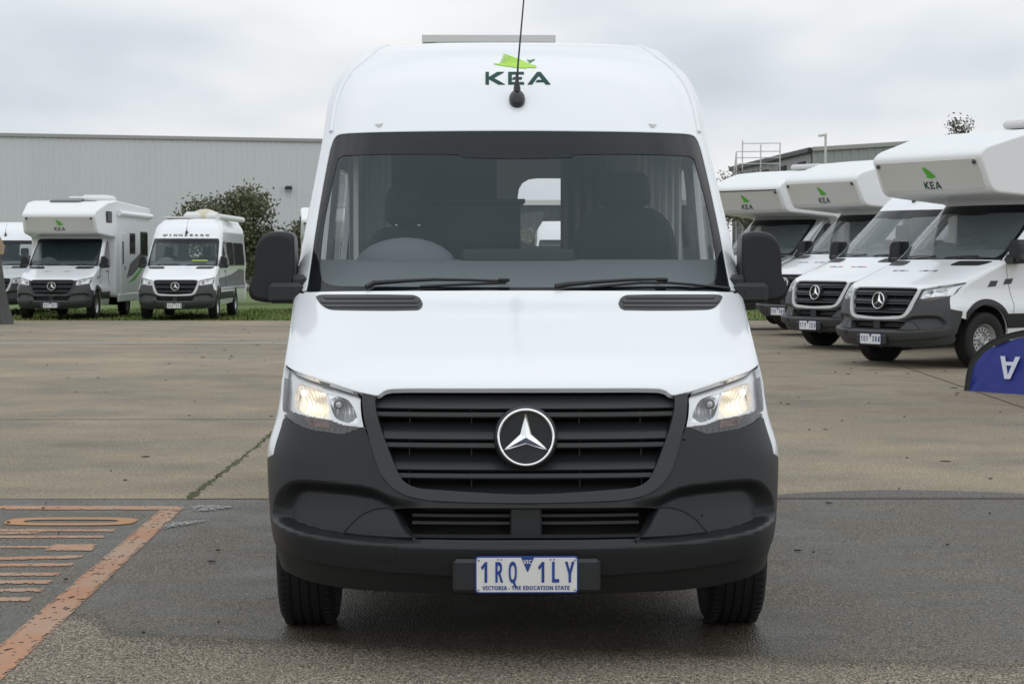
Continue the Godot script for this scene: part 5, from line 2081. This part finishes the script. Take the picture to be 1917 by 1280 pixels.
func build_buildings() -> void:
	var w := thing("warehouse", "long pale grey ribbed metal warehouse behind the vehicles at left", "warehouse", Vector3(-14, 0, -119))
	var a := Vector3(-31.0, 0, 5.6)
	var b := Vector3(8.5, 0, -6.2)
	put("wall", ribbed_wall(a, b, -0.1, 9.0, 9.0, 0.38, 0.04, 5), mat.clad_wall, w)
	var d := (b - a).normalized()
	var back := Vector3(d.z, 0, -d.x)
	put("end_wall", ribbed_wall(b, b + back * 30.0, -0.1, 9.0, 9.0, 0.38, 0.04, 6), mat.clad_wall, w)
	var q := Mb.new()
	q.face([a + Vector3(0, 9.0, 0), b + Vector3(0, 9.0, 0), b + back * 30 + Vector3(0, 10.5, 0), a + back * 30 + Vector3(0, 10.5, 0)], Vector3.UP)
	put("roof", q.mesh(), mat.flashing, w)
	var bs := Basis(d, Vector3.UP, d.cross(Vector3.UP))
	put("roof_flashing", box_mesh((a + b) * 0.5 + Vector3(0, 9.06, 0) - back * 0.06, Vector3((b - a).length() + 0.1, 0.22, 0.2), 0.02, bs), mat.flashing, w)
	var fl := sub(w, "floodlight", Vector3(0.1, 6.05, -3.45))
	put("floodlight_body", box_mesh(Vector3.ZERO, Vector3(0.42, 0.26, 0.25), 0.03, Basis(Vector3.RIGHT, 0.35)), mat.fixture, fl)
	put("floodlight_arm", box_mesh(Vector3(0, 0.02, -0.15), Vector3(0.06, 0.08, 0.3), 0.01), mat.fixture, fl)
	put("floodlight_glass", box_mesh(Vector3(0, -0.10, 0.10), Vector3(0.34, 0.02, 0.16), 0.004, Basis(Vector3.RIGHT, 0.6)), mat.bulb_off, fl)
	# right shed with a gable end and dark openings along its side
	var s := thing("shed", "grey metal shed with gable roof behind the right row of campers", "shed", Vector3(14.8, 0, -97))
	var c0 := Vector3(0, 0, 0)
	var c1 := Vector3(12.0, 0, -1.2)
	var c2 := Vector3(-1.7, 0, -20.0)
	put("gable_wall", ribbed_wall(c0, c1, -0.1, 6.95, 7.75, 0.42, 0.04, 9), mat.shed_wall, s)
	put("side_wall", ribbed_wall(c2, c0, -0.1, 6.95, 6.95, 0.42, 0.04, 10), mat.shed_wall, s)
	q = Mb.new()
	var top := Vector3(0, 7.0, 0)
	q.face([c0 + top, c1 + Vector3(0, 7.8, 0), c1 + c2 + Vector3(0, 7.8, 0), c2 + top], Vector3.UP)
	put("roof", q.mesh(), mat.flashing, s)
	var gd := (c1 + Vector3(0, 0.8, 0)).normalized()
	put("barge_board", box_mesh((c0 + c1) * 0.5 + Vector3(0, 7.42, 0.08), Vector3(12.1, 0.22, 0.16), 0.02, Basis(gd, Vector3.UP.slide(gd).normalized(), gd.cross(Vector3.UP.slide(gd).normalized()))), mat.flashing, s)
	var sd := (c0 - c2).normalized()
	put("gutter", box_mesh((c0 + c2) * 0.5 + Vector3(-0.12, 6.98, 0), Vector3(20.1, 0.26, 0.22), 0.03, Basis(sd, Vector3.UP, sd.cross(Vector3.UP))), mat.fixture, s)
	for k in 4:
		put("opening", box_mesh(c2.lerp(c0, 0.90 - 0.22 * k) + Vector3(-0.04, 3.9, 0), Vector3(1.5, 5.2, 0.12), 0.0, Basis(sd, Vector3.UP, sd.cross(Vector3.UP))), mat.dark_opening, s)
	# low shed seen through the van's rear window
	var l := thing("shed", "low dark shed with pale roof edge seen through the front van's rear window", "shed", Vector3(2.5, 0, -112))
	put("wall", ribbed_wall(Vector3(-7, 0, 0), Vector3(9, 0, 0), -0.1, 4.7, 4.7, 0.4, 0.04, 12), mat.fixture, l)
	put("roof_edge", box_mesh(Vector3(1, 4.85, 0.05), Vector3(16.4, 0.32, 0.3), 0.02), mat.white_plastic, l)
	put("roof", box_mesh(Vector3(1, 4.85, -4.1), Vector3(16.2, 0.2, 8.0), 0.0), mat.flashing, l)

# ---------- trees, grass ----------
func crown(blobs: Array, leaves: int, size: float, base: Color, sd: int, flat := 0.7) -> ArrayMesh:
	var r := RandomNumberGenerator.new()
	r.seed = sd
	var q := Mb.new()
	q.tinted = true
	var gap := fbm(sd, 1.1, 2)
	var total := 0.0
	for b in blobs:
		total += b[1] * b[1]
	for b in blobs:
		var c: Vector3 = b[0]
		var rad: float = b[1]
		# twig clusters, each a spray of leaves
		var clusters := int(leaves / 14.0 * rad * rad / total)
		for k in clusters:
			var dir := Vector3(r.randfn(), r.randfn() * 0.9, r.randfn()).normalized()
			var at := c + dir * rad * pow(r.randf(), 0.45) * Vector3(1, flat, 1)
			if gap.get_noise_3dv(at * 1.4) > 0.24:
				continue
			var shade := 0.75 + 0.5 * r.randf()
			for j in 14:
				var p := at + Vector3(r.randfn(), r.randfn(), r.randfn()) * size * 1.5
				var t := Vector3(r.randfn(), r.randfn() - 0.4, r.randfn()).normalized()
				var s := t.cross(Vector3(r.randfn(), r.randfn(), r.randfn())).normalized()
				var l := size * (0.7 + 0.7 * r.randf())
				var wd := l * 0.30
				var f := shade * (0.8 + 0.4 * r.randf())
				q.tint = Color(base.r * f * (0.9 + 0.25 * r.randf()), base.g * f, base.b * f)
				var nn := t.cross(s).normalized()
				q.tri(p, p + t * l * 0.5 + s * wd, p + t * l, nn, nn, nn)
				q.tri(p, p + t * l, p + t * l * 0.5 - s * wd, nn, nn, nn)
	return q.mesh()

func limbs(q: Mb, from: Vector3, dir: Vector3, length: float, rad: float, depth: int, r: RandomNumberGenerator) -> void:
	var pts := [from]
	var p := from
	var d := dir
	for k in 4:
		d = (d + Vector3(r.randfn(), r.randfn() * 0.5, r.randfn()) * 0.16).normalized()
		p += d * length / 4.0
		pts.push_back(p)
	q.tube(pts, [rad, rad * 0.9, rad * 0.8, rad * 0.7, rad * 0.58], 6)
	if depth <= 0:
		return
	for k in 3:
		var nd := (d + Vector3(r.randfn(), absf(r.randfn()) * 0.5, r.randfn()) * 0.65).normalized()
		limbs(q, pts[2 + k % 3], nd, length * (0.55 + 0.25 * r.randf()), rad * 0.55, depth - 1, r)

func tree(label: String, at: Vector3, height: float, blobs: Array, leaves: int, size: float, m: Material, sd: int, trunk := 0.18) -> void:
	var o := thing("tree", label, "tree", at)
	var r := RandomNumberGenerator.new()
	r.seed = sd
	var q := Mb.new()
	limbs(q, Vector3(0, -0.2, 0), Vector3(0.05, 1, 0), height * 0.5, trunk, 2, r)
	for b in blobs:
		var st := Vector3(0, height * 0.35, 0)
		q.tube([st, st.lerp(b[0], 0.5) + Vector3(r.randfn(), r.randfn(), r.randfn()) * 0.15, b[0] + Vector3(0, b[1] * 0.3, 0)], [trunk * 0.5, trunk * 0.35, trunk * 0.12], 6)
	put("trunk", q.mesh(), mat.bark, o)
	if leaves > 0:
		put("crown", crown(blobs, leaves, size, m.get_meta("base"), sd), m, o)

func build_trees() -> void:
	tree("bushy dark green tree beside the warehouse, above the touring van", Vector3(-9.98, 0.1, -70), 4.2, [[Vector3(-0.9, 3.0, 0), 0.85], [Vector3(0.0, 2.7, 0.3), 0.95], [Vector3(0.55, 3.4, 0), 0.8], [Vector3(0.1, 2.0, 0.4), 0.9], [Vector3(-1.0, 2.2, 0.2), 0.8], [Vector3(0.9, 2.3, 0), 0.75], [Vector3(1.2, 1.5, 0.2), 0.7], [Vector3(0.2, 1.2, 0.4), 0.9]], 28000, 0.12, mat.foliage, 61)
	tree("thin sparse tree between the touring van and the front van", Vector3(-7.6, 0.1, -72), 3.4, [[Vector3(-0.6, 1.9, 0), 0.5], [Vector3(0.1, 2.4, 0), 0.55], [Vector3(0.5, 1.6, 0), 0.55], [Vector3(-0.7, 1.2, 0), 0.6]], 12000, 0.12, mat.foliage, 62, 0.09)
	tree("bare twiggy tree against the warehouse beside the front van", Vector3(-7.05, 0.1, -76), 4.6, [], 0, 0.1, mat.foliage, 63, 0.07)
	tree("olive bush under the steel platform behind the right row", Vector3(12.1, 0.1, -95), 5.6, [[Vector3(-1.2, 5.0, 0), 1.0], [Vector3(-0.2, 5.2, 0), 0.9], [Vector3(-2.1, 4.5, 0), 1.1], [Vector3(0.4, 4.6, 0), 1.2], [Vector3(-1.0, 4.0, 0), 1.6]], 9000, 0.13, mat.foliage_olive, 64)
	tree("leafy tree top showing above the nearest motorhome roof", Vector3(16.0, 0.1, -70.5), 6.4, [[Vector3(0.05, 6.0, 0), 0.24], [Vector3(-0.22, 6.3, 0), 0.17], [Vector3(0.2, 6.2, 0), 0.17], [Vector3(0.0, 5.6, 0), 0.35], [Vector3(0.4, 6.35, 0), 0.08]], 1500, 0.09, mat.foliage_right, 65, 0.06)
	tree("scrubby tree in front of the low shed behind the front van", Vector3(1.4, 0.1, -80), 3.2, [[Vector3(-0.6, 2.2, 0), 0.7], [Vector3(0.6, 2.0, 0), 0.8], [Vector3(1.6, 1.7, 0), 0.8]], 3000, 0.12, mat.foliage_olive, 66, 0.1)
	# grass beyond the yard
	var g := Mb.new()
	g.tinted = true
	var r := RandomNumberGenerator.new()
	r.seed = 71
	var patch := fbm(72, 0.35, 3)
	for k in 42000:
		var right := k % 5 == 0
		var x := r.randf_range(4.0, 10.0) if right else r.randf_range(-17.5, -2.0)
		var d := GRASS_EDGE - 0.05 + pow(r.randf(), 1.4) * 13.0
		var h := 0.02 + 0.06 * r.randf() + maxf(0.0, patch.get_noise_2d(x * 2.0, d)) * 0.10
		var t := clampf(0.5 + patch.get_noise_2d(x, d + 40.0) * 1.6, 0.0, 1.0)
		var a := r.randf() * TAU
		var s := Vector3(cos(a), 0, sin(a)) * (0.012 + 0.012 * r.randf())
		var p := Vector3(x, rise(d) - 0.07, -d)
		var tip := p + Vector3(r.randfn() * 0.03, h + 0.03, r.randfn() * 0.03)
		var c := Color(0.13, 0.22, 0.035).lerp(Color(0.27, 0.23, 0.08), t * t * (0.35 + 0.65 * r.randf()))
		g.tint = c
		g.tri(p - s, p + s, tip, Vector3.UP, Vector3.UP, Vector3.UP)
	kind(tag(put("grass", g.mesh(), mat.grass_blades), "short green grass strip beyond the concrete yard", "grass"), "stuff")
	kind(put("lawn", sheet_xz(-60, 60, GRASS_EDGE, 100, 30, 30, -0.03, Rect2(0, 0, 1, 1), 1.0), mk("turf", lin(0.10, 0.15, 0.035), 0.95)), "structure")

# ---------- small things ----------
func build_small_things() -> void:
	# steel access platform on the shed side
	var p := thing("access_platform", "galvanised steel access platform with handrails rising behind the right row", "platform", Vector3(11.2, 0, -97))
	for q in [[[0.0, 0.0], [0.75, 6.9]], [[1.05, 0.0], [1.05, 7.45]], [[1.95, 0], [1.95, 7.25]], [[2.9, 5.5], [2.9, 7.35]], [[0.75, 0.0], [0.75, 6.9]]]:
		put("post", tube_mesh([Vector3(q[0][0] - 0.9, q[0][1], 0), Vector3(q[1][0] - 0.9, q[1][1], 0)], [0.032], 6), mat.galvanised, p)
	for y in [6.3, 6.6, 6.9, 7.3]:
		put("rail", tube_mesh([Vector3((-0.15 if y < 7 else 0.15), y, 0), Vector3(2.0, y + 0.02, 0)], [0.025], 6), mat.galvanised, p)
	put("deck", box_mesh(Vector3(0.95, 5.55, -0.6), Vector3(2.3, 0.1, 1.2), 0.01), mat.galvanised, p)
	var m := thing("camera_pole", "thin mast with small camera standing above the shed wall", "mast", Vector3(15.2, 0, -95.5))
	put("pole", tube_mesh([Vector3(0, 0, 0), Vector3(0, 7.7, 0)], [0.06], 8), mat.galvanised, m)
	put("camera_housing", box_mesh(Vector3(-0.16, 7.62, 0), Vector3(0.4, 0.14, 0.16), 0.04, Basis(Vector3.BACK, 0.15)), mat.white_plastic, m)
	# pop-up banner lying on its long side beside the nearest motorhome
	var base := Vector3(4.90, rise(21.2), -21.2)
	var b := thing("popup_banner", "blue pop-up banner with black border and white letter at right edge", "banner", base, 0.0)
	var dir := Vector3(0.66, 0.0, 0.75).normalized()
	var nrm := Vector3(-0.75, 0.2, 0.66).normalized()
	var up := Vector3(0.12, 1, -0.12).normalized()
	var rows := []
	var norms := []
	var brow := []
	var bnor := []
	for j in 13:
		var row := PackedVector3Array()
		var nor := PackedVector3Array()
		for i in 33:
			var t := j / 12.0
			var u := PI * i / 32.0
			var x := 1.05 - 0.985 * cos(u) * 1.0
			var h := 0.64 * pow(sin(u), 0.62) * t
			var fold := 0.020 * sin(x * 9.0 + t * 7.0) * t + 0.010 * sin(x * 23.0 - t * 11.0)
			row.push_back(dir * x + up * h + nrm * fold)
			nor.push_back((nrm + dir * 0.25 * cos(x * 9.0 + t * 7.0)).normalized())
		rows.push_back(row)
		norms.push_back(nor)
	var cl := Mb.new()
	cl.grid(rows, norms)
	put("cloth", cl.mesh(), mat.banner_blue, b)
	var rim := Mb.new()
	var rr := []
	var rn := []
	for e in [0.0, 1.0]:
		var row := PackedVector3Array()
		var nor := PackedVector3Array()
		for i in 33:
			var u := PI * i / 32.0
			var k: float = 0.0 if e == 0.0 else 0.06
			var x := 1.05 - (0.985 + k) * cos(u)
			var h := (0.64 + k) * pow(sin(u), 0.62)
			row.push_back(dir * x + up * h + nrm * 0.006)
			nor.push_back((nrm + up * 0.3).normalized())
		rr.push_back(row)
		rn.push_back(nor)
	rim.grid(rr, rn)
	put("border", rim.mesh(), mat.banner_black, b)
	var hoop := []
	for i in 33:
		var u := PI * i / 32.0
		hoop.push_back(dir * (1.05 - 1.05 * cos(u)) + up * 0.705 * pow(sin(u), 0.62))
	put("hoop", tube_mesh(hoop, [0.012], 6), mat.banner_black, b)
	var lb := Basis(dir, up, dir.cross(up)).rotated(nrm, PI)
	put("letter", text_mesh("A", 0.33, 0.004, true), mat.banner_white, b, Transform3D(lb.scaled_local(Vector3(1.15, 1, 1)), dir * 0.54 + up * 0.28 + nrm * 0.025))
	# covered umbrella at the left edge
	var um := thing("covered_umbrella", "closed umbrella under tan cover and grey base cloth at left edge", "umbrella", Vector3(-12.24, rise(45.3), -45.3))
	put("pole", tube_mesh([Vector3(0, 0, 0), Vector3(0.0, 5.6, 0)], [0.03], 8), mat.fixture, um)
	put("cover", cone([Vector2(0.02, 4.3), Vector2(0.08, 4.1), Vector2(0.17, 3.2), Vector2(0.23, 2.6), Vector2(0.33, 2.15), Vector2(0.46, 1.8), Vector2(0.44, 1.62), Vector2(0.2, 1.55)], 5), mat.canvas_tan, um)
	put("base_cloth", cone([Vector2(0.30, 1.75), Vector2(0.42, 1.5), Vector2(0.50, 0.85), Vector2(0.56, 0.4), Vector2(0.64, 0.1), Vector2(0.66, 0.0)], 8), mat.canvas_grey, um)
	# leaf litter and small stones scattered on the ground
	var lit := Mb.new()
	var r := RandomNumberGenerator.new()
	r.seed = 91
	for k in 240:
		var d := 7.0 + pow(r.randf(), 1.2) * 34.0
		var x := r.randf_range(-0.28, 0.28) * d
		if absf(x) < 1.2 and d < 14.2:
			continue
		var s := 0.006 + 0.014 * r.randf() + (0.02 * r.randf() if d > 13.0 and r.randf() < 0.5 else 0.0)
		var y := rise(d) + 0.008
		lit.ball(Vector3(x, y + 0.002, -d), Vector3(s * (0.6 + 1.2 * r.randf()), 0.005, s * 0.5), 6, Basis(Vector3.UP, r.randf() * TAU))
	kind(tag(put("litter", lit.mesh(), mat.debris), "dark leaf bits and twigs scattered over the yard", "litter"), "stuff")

func cone(profile: Array, waves: int) -> ArrayMesh:
	# hanging cloth: turned profile with folds
	var q := Mb.new()
	var rows := []
	var norms := []
	for p in profile:
		var row := PackedVector3Array()
		var nor := PackedVector3Array()
		for k in 41:
			var a := TAU * k / 40
			var f: float = 1.0 + 0.14 * sin(a * waves + p.y) + 0.06 * sin(a * (waves * 2 + 1) - p.y * 2.0)
			row.push_back(Vector3(cos(a) * p.x * f, p.y, sin(a) * p.x * f))
			nor.push_back(Vector3(cos(a) - 0.3 * sin(a) * cos(a * waves), 0.25, sin(a) + 0.3 * cos(a) * cos(a * waves)).normalized())
		rows.push_back(row)
		norms.push_back(nor)
	q.grid(rows, norms)
	return q.mesh()
